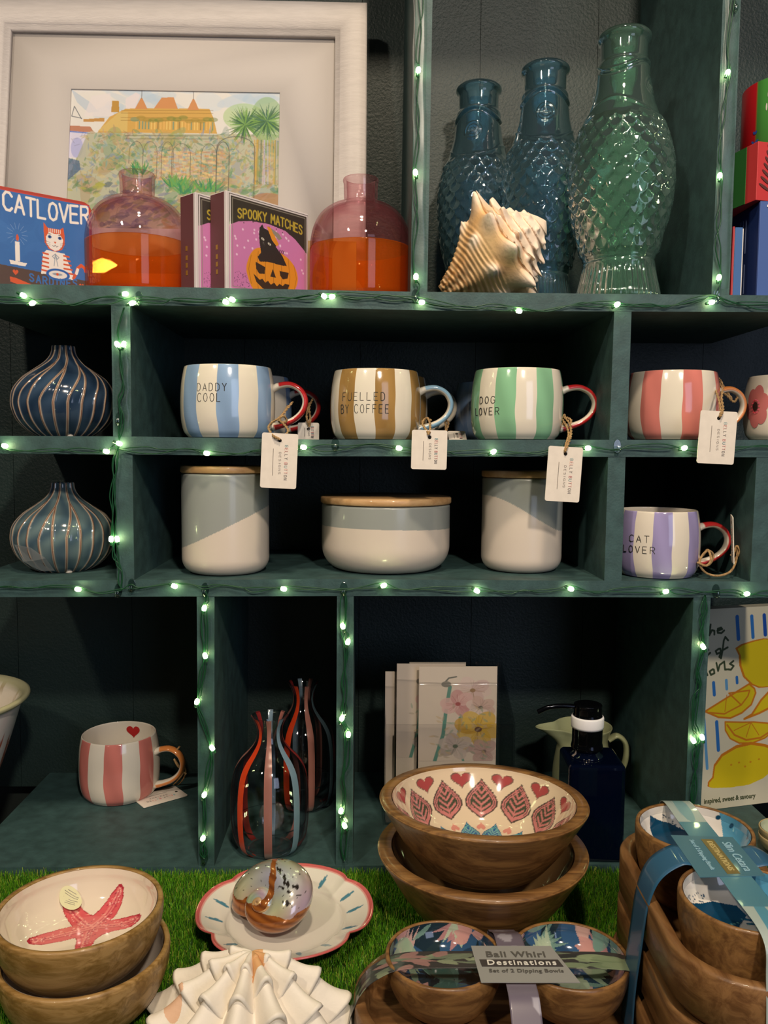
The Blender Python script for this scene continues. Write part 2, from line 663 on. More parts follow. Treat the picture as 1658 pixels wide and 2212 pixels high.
unit = thing('shelving_unit', 'dark green painted pigeonhole shelving unit that holds all the crockery', 'shelves', (0, 0, 0))
board_from([(-90, 611), (880, 630), (1300, 634.5), (1760, 639)], [(-90, 656), (280, 659), (700, 665), (940, 671), (1760, 674.5)], parent=unit)
board_from([(-90, 941), (300, 943), (690, 949.5), (1760, 950.5)], [(-90, 979), (700, 985.5), (1760, 988)], parent=unit)
board_from([(-90, 1255), (700, 1251), (1300, 1254.5), (1760, 1257)], [(-90, 1290), (820, 1287.5), (1760, 1292)], parent=unit)
board_from([(-90, -620), (1760, -600)], [(-90, -575), (1760, -555)], parent=unit)
pL, pR = at(-90, 1870, YF), at(1760, 1870, YF)
box('shelf', pL.x, pR.x, YF, YB, ZT - 0.02, ZT, M_SHELF, unit)
E = 0.0004
for (xl, xr, yt, xl2, xr2, yb) in ((907.6, 944.3, -590, 886, 922.5, 631.5), (1582.3, 1622, -578, 1536.3, 1574.5, 637),
                                  (239.6, 280.6, 658, 244.2, 284, 943), (1326, 1363.5, 672, 1315.5, 1354, 950),
                                  (248.5, 286, 980, 252.5, 289.8, 1254), (1313, 1350.5, 986, 1304.5, 1342, 1254.5),
                                  (1633.5, 1671, 987, 1619.5, 1657, 1256.5),
                                  (424.8, 463, 1289, 428.5, 462.8, 1872), (727.5, 763.6, 1288, 725, 761.5, 1872),
                                  (1497.4, 1534.5, 1290, 1474, 1507, 1869)):
    board_from([(xl, yt), (xr, yt)], [(xl2, yb), (xr2, yb)], 'divider', parent=unit, y0=YF + E)
# planked back, one mesh
mb = MB()
x = pL.x - 0.2
rng = random.Random(4)
while x < pR.x + 0.25:
    mb.box(x + 0.0003, x + 0.1597, YB, YB + 0.012, ZT - 0.02, 2.15)
    x += 0.16
mb.box(pL.x - 0.2, pR.x + 0.3, YB + 0.006, YB + 0.014, ZT - 0.02, 2.15)
mb.make('back_panel', M_BACK, unit, smooth=False)

# display table in front of the unit and the artificial grass on it
M_TABLE = mat('dark_table_wood', '241a12', 0.6, noise=0.2, nscale=8, stretch=(1, 6, 6))
GZ = ZT - 0.009
tb = thing('display_table', 'dark display table standing against the foot of the shelving', 'table', (0, 0, GZ - 0.006))
box('table_top', -0.75, 0.78, 0.42, YF - 0.002, -0.03, 0, M_TABLE, tb, bevel=0.002)
for lx in (-0.71, 0.74):
    for ly in (0.45, 0.86):
        box('leg', lx - 0.025, lx + 0.025, ly - 0.025, ly + 0.025, -(GZ - 0.006), -0.03, M_TABLE, tb)

M_FLOOR = mat('floor_boards', '4a3d30', 0.6, noise=0.2, nscale=5, stretch=(8, 1, 1))
fl = box('floor', -3, 3, -3.2, 1.4, -0.02, 0, M_FLOOR)
tagp(fl, 'wooden shop floor under the display', 'floor', kind='structure')
wl = box('wall_back', -3, 3, YB + 0.03, YB + 0.09, 0, 2.9, mat('dark_wall', '1d2624', 0.8, noise=0.1))
tagp(wl, 'dark wall behind the shelving', 'wall', kind='structure')

M_GRASS = vcol('plastic_grass', 0.45)
rs = np.random.RandomState(7)
NB = 190000
bx = rs.uniform(-0.50, 0.52, NB)
by = 0.50 + (YF - 0.002 - 0.50) * rs.uniform(0, 1, NB)
hh = rs.uniform(0.0045, 0.0098, NB)
an = rs.uniform(0, 2 * PI, NB)
lean = rs.uniform(0.0, 0.0042, NB)
la = rs.uniform(0, 2 * PI, NB)
wd = rs.uniform(0.00025, 0.0005, NB)
V = np.zeros((NB, 4, 3))
dx, dy = np.cos(an) * wd, np.sin(an) * wd
tx, ty = bx + np.cos(la) * lean, np.minimum(by + np.sin(la) * lean, YF - 0.001)
z0 = GZ
V[:, 0] = np.stack([bx - dx, by - dy, z0 + 0 * bx], -1)
V[:, 1] = np.stack([bx + dx, by + dy, z0 + 0 * bx], -1)
V[:, 2] = np.stack([tx + dx * .5, ty + dy * .5, z0 + hh], -1)
V[:, 3] = np.stack([tx - dx * .5, ty - dy * .5, z0 + hh], -1)
gc = np.array([lin(c) for c in ('4f8a18', '649f1e', '3a7014', '8aa834', 'a8ae4c')])
C = np.repeat(gc[rs.choice(5, NB, p=[.3, .28, .25, .12, .05])][:, None], 4, 1)
gr = build('artificial_grass', V.reshape(-1, 3), np.arange(NB * 4).reshape(-1, 4), M_GRASS, None, False, C.reshape(-1, 3))
tagp(gr, 'bright green artificial grass blades covering the display table', 'grass', kind='stuff')
gm = box('grass_backing', -0.72, 0.76, 0.44, YF - 0.003, -0.002 + GZ - 0.003, GZ + 0.0005, mat('grass_backing', '1d3a0c', 0.9, noise=0.3, nscale=200))
tagp(gm, 'green woven backing of the artificial grass mat on the table', 'mat')

# ------------------------------------------------------------------ string lights, one garland per run
YW = YF - 0.0035
_t = [0]


def bulb_mesh():
    p = [(0.0001, -0.0034), (0.0015, -0.0031), (0.0023, -0.0015), (0.0025, 0.0005), (0.0021, 0.0022), (0.0012, 0.0033), (0.0001, 0.0036)]
    o = lathe('bulb', prof(p, 14), M_LED, None, seg=12)
    me = o.data
    bpy.data.objects.remove(o)
    s = lathe('socket', prof([(0.0001, -0.0068), (0.0014, -0.0066), (0.0017, -0.004), (0.0018, -0.0026), (0.0001, -0.0024)], 12), M_WIRE, None, seg=10)
    m2 = s.data
    bpy.data.objects.remove(s)
    return me, m2


BULB, SOCKET = bulb_mesh()


def garland(label, bulbs, wires, vertical=False, seed=0, strands=3):
    rg = random.Random(seed)
    t = thing('string_lights', label, 'string lights', at(*bulbs[0], YW), group='green cabled string lights pinned along the shelving')
    o = t.location
    mb = MB()
    for s in range(strands):
        pts = []
        n = len(wires)
        for i, (px, py) in enumerate(wires):
            j = (rg.uniform(-6, 6) if 0 < i < n - 1 else rg.uniform(-1, 1))
            q = at(px + (j if vertical else 0), py + (0 if vertical else j), YW - rg.uniform(0, 0.0015)) - o
            pts.append(q)
            if i < n - 1:
                qx, qy = wires[i + 1]
                f_ = rg.uniform(0.3, 0.7)
                j = rg.uniform(-9, 9)
                pts.append(at(px + (qx - px) * f_ + (j if vertical else 0), py + (qy - py) * f_ + (0 if vertical else j), YW - rg.uniform(0, 0.002)) - o)
        mb.tube(smooth_path(pts, 6), 0.00065, 6)
    mb.make('cable', M_WIRE, t)
    for px, py in bulbs:
        p = at(px, py, YW - 0.0035) - o
        b = bpy.data.objects.new('bulb', BULB)
        COL.objects.link(b)
        b.parent = t
        b.location = p
        a = rg.uniform(-0.6, 0.6) + (0 if vertical else PI / 2)
        b.rotation_euler = (rg.uniform(-.2, .2), a, 0)
        s = bpy.data.objects.new('socket', SOCKET)
        COL.objects.link(s)
        s.parent = b
    return t


garland('string of lights running along the front edge of the top shelf', [(50, 638), (70, 655), (270, 635), (285, 655), (487, 652), (501, 647), (700, 640), (716, 641), (910, 653), (1120, 672), (1332, 658), (1536, 653)],
        [(-40, 640), (60, 648), (160, 656), (275, 644), (380, 650), (490, 650), (600, 646), (705, 640), (800, 638), (895, 645), (1010, 664), (1120, 666), (1230, 664), (1332, 657), (1440, 660), (1540, 640), (1600, 655), (1700, 668)], seed=1)
garland('string of lights on the upright left of the glass fish bottles', [(903, 152), (897, 373), (898, 598)],
        [(912, -60), (907, 60), (903, 152), (900, 260), (897, 373), (898, 480), (898, 598), (897, 640)], True, 2, 2)
garland('string of lights on the upright right of the glass fish bottles', [(1571, 157), (1554, 380), (1552, 600)],
        [(1582, -60), (1580, 30), (1571, 157), (1560, 260), (1554, 380), (1552, 480), (1552, 600), (1545, 645)], True, 3, 2)
garland('string of lights on the upright between upper grey onion vase and mugs', [(253, 744), (267, 744)],
        [(268, 665), (258, 744), (262, 840), (262, 900), (257, 950)], True, 4, 3)
garland('string of lights along the shelf edge under the row of mugs', [(10, 963), (229, 975), (257, 958), (446, 979), (655, 966), (861, 968), (1065, 976), (1269, 968), (1477, 968)],
        [(-40, 962), (10, 964), (120, 970), (229, 974), (257, 966), (350, 975), (446, 976), (550, 973), (655, 965), (750, 968), (861, 967), (960, 974), (1065, 975), (1170, 974), (1269, 967), (1360, 964), (1477, 967), (1580, 968), (1700, 968)], seed=5, strands=2)
garland('string of lights on the upright beside the lower onion vase', [(240, 1165), (253, 1165)],
        [(255, 962), (243, 1040), (246, 1110), (246, 1165), (254, 1220), (262, 1272)], True, 6, 4)
garland('string of lights along the shelf edge under the storage jars', [(168, 1273), (376, 1266), (612, 1272), (828, 1265), (1029, 1276), (1232, 1272), (1437, 1278), (1612, 1283)],
        [(-40, 1275), (60, 1273), (168, 1272), (258, 1276), (300, 1266), (376, 1266), (440, 1271), (520, 1273), (612, 1271), (740, 1271), (828, 1264), (930, 1274), (1029, 1273), (1130, 1277), (1232, 1270), (1330, 1274), (1437, 1277), (1520, 1282), (1612, 1281), (1700, 1282)], seed=7, strands=2)
garland('string of lights on the upright right of the red heart mug', [(441, 1314), (443, 1417), (425, 1516), (458, 1616), (441, 1717), (438, 1811)],
        [(443, 1275), (441, 1314), (443, 1417), (428, 1516), (456, 1616), (443, 1717), (440, 1811), (441, 1855)], True, 8, 4)
garland('string of lights on the upright right of the striped glass bottles', [(740, 1353), (751, 1387), (738, 1552), (752, 1587), (736, 1752), (744, 1784)],
        [(743, 1275), (742, 1353), (748, 1387), (743, 1470), (740, 1552), (749, 1587), (742, 1680), (739, 1752), (743, 1784), (744, 1860)], True, 9, 4)
garland('string of lights on the upright beside the yellow lemon cookbook', [(1518, 1397), (1497, 1600), (1516, 1593)],
        [(1522, 1285), (1516, 1340), (1518, 1397), (1508, 1480), (1500, 1560), (1506, 1600), (1498, 1680), (1494, 1750), (1490, 1790)], True, 10, 4)

# clear tape laid over the cables on the uprights
for (xa, ya, xb, yb, lab) in ((261, 672, 264, 933, 'clear tape strip over the cables on the upright beside the upper onion vase'), (905, -60, 904, 618, 'clear tape strip over the cables on the upright left of the fish bottles'),
                              (1583, -60, 1556, 624, 'clear tape strip over the cables on the upright right of the green fish bottle'), (445, 1300, 446, 1850, 'clear tape strip over the cables on the upright left of the striped bottles'),
                              (746, 1300, 744, 1855, 'clear tape strip over the cables on the upright right of the striped bottles'), (1513, 1300, 1489, 1780, 'clear tape strip over the cables on the upright beside the lemon cookbook')):
    pa, pb = at(xa, ya, YF - 0.0008), at(xb, yb, YF - 0.0008)
    tp = thing('tape_strip', lab, 'tape', pb, group='clear tape strips over the light cables')
    a_ = pa - pb
    w_ = 0.0078
    xs_ = [(-w_, 0.0), (-w_ * .8, -0.0012), (-w_ * .5, -0.0014), (0, -0.0015), (w_ * .5, -0.0014), (w_ * .8, -0.0012), (w_, 0.0)]
    P_ = np.array([[(a_.x * t_ + x_ + 0.0006 * math.sin(t_ * 17), y_ * (1 + .3 * math.sin(t_ * 31)), a_.z * t_) for x_, y_ in xs_] for t_ in np.linspace(0, 1, 40)])
    gridobj('tape', P_, M_TAPE, tp)

# clear cable clips
clip_spots = [((897, 640), 'where the top shelf meets the upright left of the fish bottles'), ((1545, 642), 'where the top shelf meets the upright right of the fish bottles'),
              ((300, 645), 'on the top shelf edge above the upper onion vase upright'), ((258, 905), 'low on the upright beside the upper onion vase'),
              ((724, 960), 'on the shelf edge under the brown striped mug'), ((256, 1275), 'at the foot of the upright beside the lower onion vase'), ((285, 1264), 'on the shelf edge beside the lower onion vase upright'),
              ((443, 1273), 'above the upright right of the red heart mug'), ((742, 1272), 'above the upright right of the striped bottles'),
              ((1545, 1276), 'on the shelf edge above the lemon cookbook'), ((743, 1532), 'halfway down the upright right of the striped bottles'), ((744, 1772), 'low on the upright right of the striped bottles'),
              ((441, 1852), 'at the bottom of the upright left of the striped bottles'), ((1332, 964), 'under the upright between green and coral striped mugs'), ((1583, 16), 'high on the upright right of the green fish bottle')]
mbp = sweep([(0, 0, -0.006), (0, -0.003, -0.007), (0, -0.0065, -0.006), (0, -0.0075, -0.003), (0, -0.0065, 0.0)], 0.0022, 0.0009, 8)
cl0 = None
for (c, where) in clip_spots:
    p = at(c[0], c[1], YF)
    lab = 'small clear cable clip ' + where
    if cl0 is None:
        cl0 = thing('cable_clip', lab, 'clip', p, group='clear cable clips')
        solid('pad', [(0.0045 * math.cos(a) * (1 if abs(math.cos(a)) < .8 else .95), 0.0075 * math.sin(a)) for a in np.linspace(0, 2 * PI, 20, endpoint=False)], M_CLEAR, cl0, 0.0012, off=-0.0012, bevel=0.0003)
        gridobj('hook', mbp, M_CLEAR, cl0, cv=True)
    else:
        copy_thing(cl0, p, label=lab)
# ------------------------------------------------------------------ shelf heights
TOPS = {1: [(-90, 611), (880, 630), (1300, 634.5), (1760, 639)], 2: [(-90, 941), (300, 943), (690, 949.5), (1760, 950.5)],
        3: [(-90, 1255), (700, 1251), (1300, 1254.5), (1760, 1257)]}


def sz(k, x):
    if k == 4:
        return ZT
    p = [at(a, b, YF) for a, b in TOPS[k]]
    return float(np.interp(x, [q.x for q in p], [q.z for q in p])) + 0.0003


def spot(k, px, Y):
    """point on shelf k, at depth Y, showing in column px"""
    z = 1.4
    for _ in range(4):
        x = xat(px, Y, z)
        z = sz(k, x)
    return Vector((x, Y, z))


M_PRINT = vcol('printed_surface', 0.35, coat=0.2)
M_PAPER = vcol('printed_paper', 0.7)
M_WHITE = mat('white_paper', 'e9e3dc', 0.7)

# ------------------------------------------------------------------ framed watercolour
lean_a = math.radians(10.0)
FY = 1.045


def on_frame(px, py):
    r = ray(px, py)
    z0 = 1.4 + 0.168
    n = Vector((0, -math.cos(lean_a), math.sin(lean_a)))
    p0 = Vector((0, FY, z0))
    k = (p0 - EYE).dot(n) / r.dot(n)
    p = EYE + r * k
    return p.x, (p.z - z0) / math.cos(lean_a)


fr = thing('picture_frame', 'large cream white wooden picture frame with a garden watercolour leaning on the top shelf', 'picture frame',
           (0, FY, sz(1, -0.35)), rot=(-lean_a, 0, 0))
M_FR = mat('limewashed_frame', 'bab3b0', 0.5, noise=0.06, nscale=40, stretch=(1, 1, 8), bump=0.2, bscale=150)
xr, _ = on_frame(791, 300)
xi, _ = on_frame(722, 250)
xl = on_frame(20, 60)[0]
zt_i = on_frame(370, 66)[1]
fwid = xr - xi
zi_b = 0.045
outer = (xl - fwid, xr, 0.0, zt_i + fwid)
inner = (xl, xi, zi_b, zt_i)


def molding(name, a, b, prof_, m, parent):
    """rectangular frame moulding; a outer rect, b inner rect; prof_ list of (t outer->inner, y)"""
    P = np.zeros((4, len(prof_), 3))
    for j, (t, y) in enumerate(prof_):
        x0, x1 = a[0] + (b[0] - a[0]) * t, a[1] + (b[1] - a[1]) * t
        z0, z1 = a[2] + (b[2] - a[2]) * t, a[3] + (b[3] - a[3]) * t
        for i, (x, z) in enumerate(((x0, z0), (x1, z0), (x1, z1), (x0, z1))):
            P[i, j] = (x, y, z)
    return gridobj(name, P, m, parent, cu=True, cv=True, smooth=False)


molding('frame', outer, inner, [(0, 0.022), (0, -0.003), (0.06, -0.006), (0.25, -0.008), (0.5, -0.0075), (0.82, -0.003), (0.86, 0.001), (1.0, 0.003), (1.0, 0.012), (0.9, 0.022)], M_FR, fr)
ax0, _ = on_frame(146, 185)
ax1, _ = on_frame(600, 300)
az1 = on_frame(370, 184)[1]
az0 = on_frame(370, 486)[1]
M_MOUNT = mat('picture_mount', 'c0b9b5', 0.75)
molding('mount', (inner[0] - 0.002, inner[1] + 0.002, inner[2] - 0.002, inner[3] + 0.002), (ax0, ax1, az0, az1), [(0, 0.014), (0, 0.012), (0.995, 0.012), (1.0, 0.0135), (1.0, 0.014)], M_MOUNT, fr)
box('backing_board', outer[0] + 0.008, outer[1] - 0.008, 0.019, 0.021, 0.004, outer[3] - 0.004, mat('backing_board', '6b5540', 0.9), fr)
# watercolour (generic house, pergola and palm)
cv = Canvas(455, 303, 'd9d6d2')
rg = random.Random(11)
for _ in range(26):
    cv.ell(rg.uniform(0, 455), rg.uniform(-10, 62), rg.uniform(20, 60), rg.uniform(6, 20), rg.choice(['b9cbdc', 'a9c0d8', 'c9d2dc', 'd5d3d6', '9fbcd4']), 0.35, rg.uniform(-.3, .5))
cv.poly([(0, 0), (45, 30), (60, 48), (40, 52), (15, 30)], 'a6bad0', 0.6)
cv.poly([(45, 15), (85, 8), (95, 60), (30, 60)], 'ddd5d8', 0.7)
cv.poly([(118, 20), (140, 5), (150, 10), (140, 40), (120, 46)], 'ddd2d6', 0.8)
OC, OC2, TER = 'c9a052', 'b58a3c', 'c78a56'
cv.poly([(85, 60), (118, 42), (140, 40), (170, 40), (300, 38), (310, 60), (318, 92), (60, 95)], OC)
cv.poly([(60, 92), (105, 50), (125, 48), (125, 92)], 'cdb16a')
cv.poly([(30, 66), (75, 62), (75, 70), (30, 72)], 'b98a4a')
cv.poly([(90, 25), (104, 25), (106, 50), (88, 50)], OC2)
for cx_, w_, tp in ((153, 14, 18), (265, 13, 18)):
    cv.poly([(cx_ - w_, 42), (cx_ - 2, tp), (cx_ + 2, tp), (cx_ + w_, 42)], TER)
    cv.line([(cx_, tp), (cx_, 2)], 1.1, '55484a')
cv.poly([(180, 40), (196, 16), (222, 14), (232, 40)], TER)
for y_ in (42, 48, 58, 64):
    cv.line([(110, y_ + 3), (308, y_)], 1.3, '8a6a2c', 0.7)
for k in range(26):
    x_ = 142 + k * 6.6
    cv.poly([(x_, 68), (x_ + 3, 68), (x_ + 3, 86), (x_, 86)], rg.choice(['e0c070', '6d8f78', 'dcae62', '8a7440', '5d8f7f']), 0.8)
for k in range(14):
    cv.ell(140 + k * 13, 62 + rg.uniform(-4, 4), 10, 5, rg.choice(['6f7f35', '87803a', '4e8a72', '9a8434']), 0.6)
cv.poly([(0, 80), (45, 82), (52, 92), (40, 94), (0, 92)], 'b57c62')
cv.poly([(0, 93), (38, 96), (38, 150), (0, 150)], 'cfcbe0')
cv.ell(18, 128, 13, 22, 'a5a8d6', 0.8)
cv.line([(0, 93), (44, 96)], 3, '6f84c4')
cv.line([(4, 60), (9, 38), (25, 65)], 1.5, '4c5563')
cv.line([(5, 60), (26, 64)], 1.5, '4c5563')
pal = ['7d8f5a', '9aa15c', '6f9a86', '8fa7a8', 'b8a468', 'a8906a', '5f8f66', 'c8b887', '7f8fa8', 'b79a86', '4f7f6a']
cv.poly([(40, 95), (455, 92), (455, 303), (0, 303), (0, 200)], 'a3a585', 0.75)
for _ in range(60):
    cv.ell(rg.uniform(30, 455), rg.uniform(100, 300), rg.uniform(14, 40), rg.uniform(8, 20), rg.choice(['b09a64', '7f9a6a', '8f9f9a', 'a88f6a', '6f9070', 'b8b088', '8a8f9f']), 0.5, rg.uniform(0, 3))
for _ in range(900):
    x_, y_ = rg.uniform(0, 455), rg.uniform(92, 215)
    if x_ < 40 and y_ < 150:
        continue
    cv.leaf(x_, y_, rg.uniform(8, 22), rg.uniform(1.2, 4), rg.uniform(0, 2 * PI), rg.choice(pal), 0.55)
for _ in range(260):
    x_, y_ = rg.uniform(180, 330), rg.uniform(130, 195)
    cv.poly([(x_, y_), (x_ + 9, y_), (x_ + 9, y_ + 4), (x_, y_ + 4)], rg.choice(['c99a62', 'd0b37a', 'b98a6e', 'd9c08a', 'c0a9a0']), 0.6)
for _ in range(300):
    x_, y_ = rg.uniform(0, 455), rg.uniform(205, 303)
    if x_ < 70:
        c_ = rg.choice(['a9a84e', '8f9a48', '5f7f4a', 'b0b060'])
    elif x_ < 200:
        c_ = rg.choice(['56627c', '6f7496', '7d8298', '4f5f78', '7f8f6a'])
    else:
        c_ = rg.choice(['5f8f56', '4f7f5a', '8f9a5a', 'a88a5a', '6f7f8f'])
    cv.leaf(x_, y_, rg.uniform(10, 34), rg.uniform(2, 6), rg.uniform(-0.8, 0.4), c_, 0.6)
cv.poly([(0, 150), (24, 156), (28, 175), (0, 200)], '3f5f86', 0.8)
cv.ell(430, 235, 36, 16, 'a87a58', 0.8)
for x_, y_, n_ in ((150, 175, 30), (235, 200, 40), (300, 210, 40), (255, 215, 26)):
    for _ in range(n_):
        cv.leaf(x_ + rg.uniform(-14, 14), y_ + 10, rg.uniform(18, 36), 2, -PI / 2 + rg.uniform(-1.0, 1.0), rg.choice(['3f8f56', '5fa05a', '2f7f5a', '6f9f4a']), 0.8)
cv.ell(375, 55, 45, 30, '9fc07a', 0.6)
cv.ell(425, 60, 36, 50, '8fb078', 0.7)
for cx_, cy_ in ((378, 72), (425, 62)):
    for _ in range(120):
        a_ = rg.uniform(0, 2 * PI)
        L_ = rg.uniform(22, 48)
        cv.leaf(cx_, cy_, L_, 1.6, a_, rg.choice(['4f7a3f', '6f9a4a', '2f5a3a', '7fa860', '3f6a56']), 0.75)
for k in range(26):
    x_ = rg.uniform(395, 450)
    cv.line([(x_, 105), (x_ + rg.uniform(-4, 4), 200)], rg.uniform(1, 3), rg.choice(['c9a24a', '6f7a5a', 'b8b0c8', '8f8f4a']), 0.7)
for (xa, xb, yt, yb) in ((318, 345, 110, 235), (160, 190, 112, 190), (200, 225, 112, 190), (222, 262, 115, 190), (285, 318, 115, 185), (318, 400, 98, 235), (130, 160, 112, 160)):
    arc = [(xa + (xb - xa) * (0.5 - 0.5 * math.cos(t)), yt + 26 - 26 * math.sin(t)) for t in np.linspace(0, PI, 16)]
    cv.line([(xa, yb)] + arc + [(xb, yb)], 1.7 if yb > 200 else 1.1, '474c4a', 0.85)
for y_ in (97, 104):
    cv.line([(120, y_ + 3), (320, y_)], 1.2, '5a5f48', 0.8)
for _ in range(260):
    x_, y_ = rg.uniform(0, 455), rg.uniform(95, 300)
    a_ = rg.uniform(0, PI)
    cv.line([(x_, y_), (x_ + 12 * math.cos(a_), y_ - 12 * math.sin(a_))], 0.8, '50504a', 0.5)
sheet('watercolour', cv, lambda U, V: (ax0 - .001 + U * (ax1 - ax0 + .002), 0.0145 + 0 * U, az1 + .001 - V * (az1 - az0 + .002)), M_PAPER, fr)
M_GLASSPANE = thin_glass('picture_glass', 'ffffff', ior=1.35)
box('glass_pane', inner[0] + .001, inner[1] - .001, 0.0085, 0.0095, inner[2] + .001, inner[3] - .001, M_GLASSPANE, fr)

# ------------------------------------------------------------------ cat tin
tin_r = spot(1, 200, 0.968)
tin_l = spot(1, -14, 0.904)
ang = math.atan2(-0.07, -0.084)       # direction from right edge to the left edge, seen from above
W_, H_, D_ = math.hypot(tin_r.x - tin_l.x, tin_r.y - tin_l.y), at(200, 440, 0.968).z - tin_r.z, 0.03
rzt = math.atan2(tin_r.y - tin_l.y, tin_r.x - tin_l.x)
tin = thing('gift_tin', 'blue gift tin with a striped ginger cat and a candle, red edged', 'tin', tin_r, rz=rzt)
M_TINE = mat('tin_edge', 'b3483c', 0.35, metal=0.2)
M_TINB = mat('tin_side', '8ea2bd', 0.35, metal=0.3)


def rrect(x0, x1, z0, z1, r, n=6):
    p = []
    for (cx_, cz, a0) in ((x1 - r, z1 - r, 0), (x0 + r, z1 - r, PI / 2), (x0 + r, z0 + r, PI), (x1 - r, z0 + r, 1.5 * PI)):
        for k in range(n + 1):
            a = a0 + PI / 2 * k / n
            p.append((cx_ + r * math.cos(a), cz + r * math.sin(a)))
    return p


solid('tin_body', rrect(-W_, 0, 0, H_, 0.010), M_TINB, tin, D_ - 0.002, off=0.002)
solid('lid_rim', rrect(-W_ - .0006, 0.0006, 0, H_ + .0006, 0.0105), M_TINE, tin, 0.004, off=-0.0005, bevel=0.0008)
cv = Canvas(300, 262, '3f6cab')
for k in range(40):
    cv.ell(rg.uniform(0, 300), rg.uniform(0, 200), 40, 30, rg.choice(['3c68a8', '4673b4', '3a62a0']), 0.3)
cv.poly([(0, 205), (120, 212), (300, 222), (300, 262), (0, 262)], '57453f')
CR, OR = 'e6dcd6', 'cf5a38'
cv.text('CATLOVER', 163, 62, 48, CR, 7, width=268, arc=-8, spacing=1.2)
# candle
cx_ = 68
cv.poly([(cx_ - 7, 138), (cx_ + 7, 138), (cx_ + 7, 192), (cx_ - 7, 192)], CR)
cv.poly([(cx_ - 26, 190), (cx_ + 28, 194), (cx_ + 22, 203), (cx_ - 22, 201)], CR)
cv.leaf(cx_, 136, 20, 5, -PI / 2, 'c4563a')
for a_ in np.linspace(0, 2 * PI, 14, endpoint=False):
    cv.line([(cx_ + 15 * math.cos(a_), 118 + 15 * math.sin(a_)), (cx_ + 32 * math.cos(a_), 118 + 32 * math.sin(a_))], 1, '8fa9d0', 0.7)
# cat
cv.poly([(140, 205), (146, 160), (158, 148), (215, 152), (232, 190), (245, 222), (225, 226), (200, 222), (150, 216), (138, 218)], CR)
for y_ in (158, 170, 182, 194, 206):
    cv.line([(146 - (y_ - 158) * .1, y_), (162, y_ + 2)], 5, OR)
    cv.line([(212, y_), (228 + (y_ - 158) * .25, y_ + 1)], 5, OR)
cv.line([(242, 218), (250, 205), (256, 188), (268, 178), (280, 186), (282, 194)], 9, OR)
cv.line([(252, 203), (256, 192)], 9, CR)
cv.poly([(150, 100), (150, 72), (162, 86), (200, 86), (212, 78), (216, 104), (216, 125), (206, 142), (186, 150), (164, 144), (152, 128)], OR)
cv.poly([(156, 112), (166, 96), (184, 100), (200, 98), (211, 114), (207, 132), (196, 144), (184, 148), (168, 142), (158, 130)], CR)
for x_ in range(166, 206, 6):
    cv.line([(x_, 87), (x_, 96)], 2, CR)
for x_ in (168, 200):
    cv.ell(x_, 110, 6, 4.5, '3f5f98')
    cv.ell(x_, 110, 2.2, 3, '23304a')
    cv.ell(x_, 102, 5, 1.2, '6a5a58')
cv.poly([(181, 122), (189, 122), (185, 128)], OR)
cv.line([(176, 133), (181, 136), (185, 131), (189, 136), (194, 133)], 1.4, '4a4a55')
for s_ in (-1, 1):
    for k in range(3):
        cv.line([(185 + s_ * 16, 126 + k * 5), (185 + s_ * 34, 122 + k * 7)], 1, '5a5a66')
cv.line([(185, 156), (175, 164), (182, 170), (185, 157), (196, 165), (190, 171), (185, 157), (180, 190)], 2.2, '8b97a6')
cv.line([(185, 157), (192, 190)], 2.2, '8b97a6')
cv.ell(192, 214, 38, 17, '2f5fa8')
cv.ell(192, 214, 29, 11, 'ded6d2')
cv.ell(190, 213, 16, 3.6, '8d97a6')
cv.ell(190, 213, 4, 4, OR)
cv.text('SARDINES', 178, 246, 20, '3f6cab', 4.2, width=150, arc=-5, spacing=2.4)
cv.heart(60, 222, 9, OR)
cv.heart(268, 238, 9, OR)
cv.poly([(42, 236), (60, 238), (128, 256), (128, 262), (80, 258), (44, 250)], OR)
cv.line([(0, 1), (300, 1)], 5, 'b9453e')
cv.line([(298, 0), (298, 262)], 4, 'b9453e')
sheet('lid_print', cv, lambda U, V: (-W_ + .002 + U * (W_ - .004), -0.0006 + 0 * U, H_ - .002 - V * (H_ - .003)), M_PRINT, tin)

# ------------------------------------------------------------------ pink and orange glass vases
VN = thin_glass('pink_glass', 'fbeff1', 'e8c2ca', ior=1.4, body=(0.05, 'c87880'))
VO = thin_glass('orange_glass', 'fcdcb0', 'f2bc7c', ior=1.4, body=(0.25, 'f07818'))


def two_tone(label, px, Y):
    p = spot(1, px, Y)
    t = thing('glass_vase', label, 'vase', p, group='pink and orange glass vases')
    R = 0.0585
    H = 0.1415
    out = [(0.0005, 0.0), (0.35 * R, 0.0), (0.93 * R, 0.001), (R, 0.006), (R, 0.03), (R, 0.058)]
    split = 0.062
    top = [(R, split), (0.985 * R, 0.072), (0.93 * R, 0.086), (0.8 * R, 0.100), (0.58 * R, 0.110), (0.4 * R, 0.1135), (0.325 * R, 0.116), (0.33 * R, 0.122), (0.335 * R, 0.135), (0.35 * R, 0.139), (0.335 * R, H), (0.29 * R, H - .0005),
           (0.28 * R, 0.135), (0.28 * R, 0.118), (0.36 * R, 0.111), (0.56 * R, 0.1075), (0.775 * R, 0.0975), (0.9 * R, 0.084), (0.955 * R, 0.071), (0.965 * R, split)]
    bot = out + [(R, split), (0.965 * R, split), (0.965 * R, 0.03), (0.965 * R, 0.009), (0.89 * R, 0.0042), (0.0005, 0.004)]
    a = np.array(bot)
    d = []
    for i in range(len(a) - 1):
        for u in np.linspace(0, 1, 5, endpoint=False):
            d.append(a[i] + (a[i + 1] - a[i]) * u)
    d.append(a[-1])
    lathe('lower_band', d, VO, t, seg=96)
    lathe('upper_body', prof(top, 90), VN, t, seg=96)
    return t


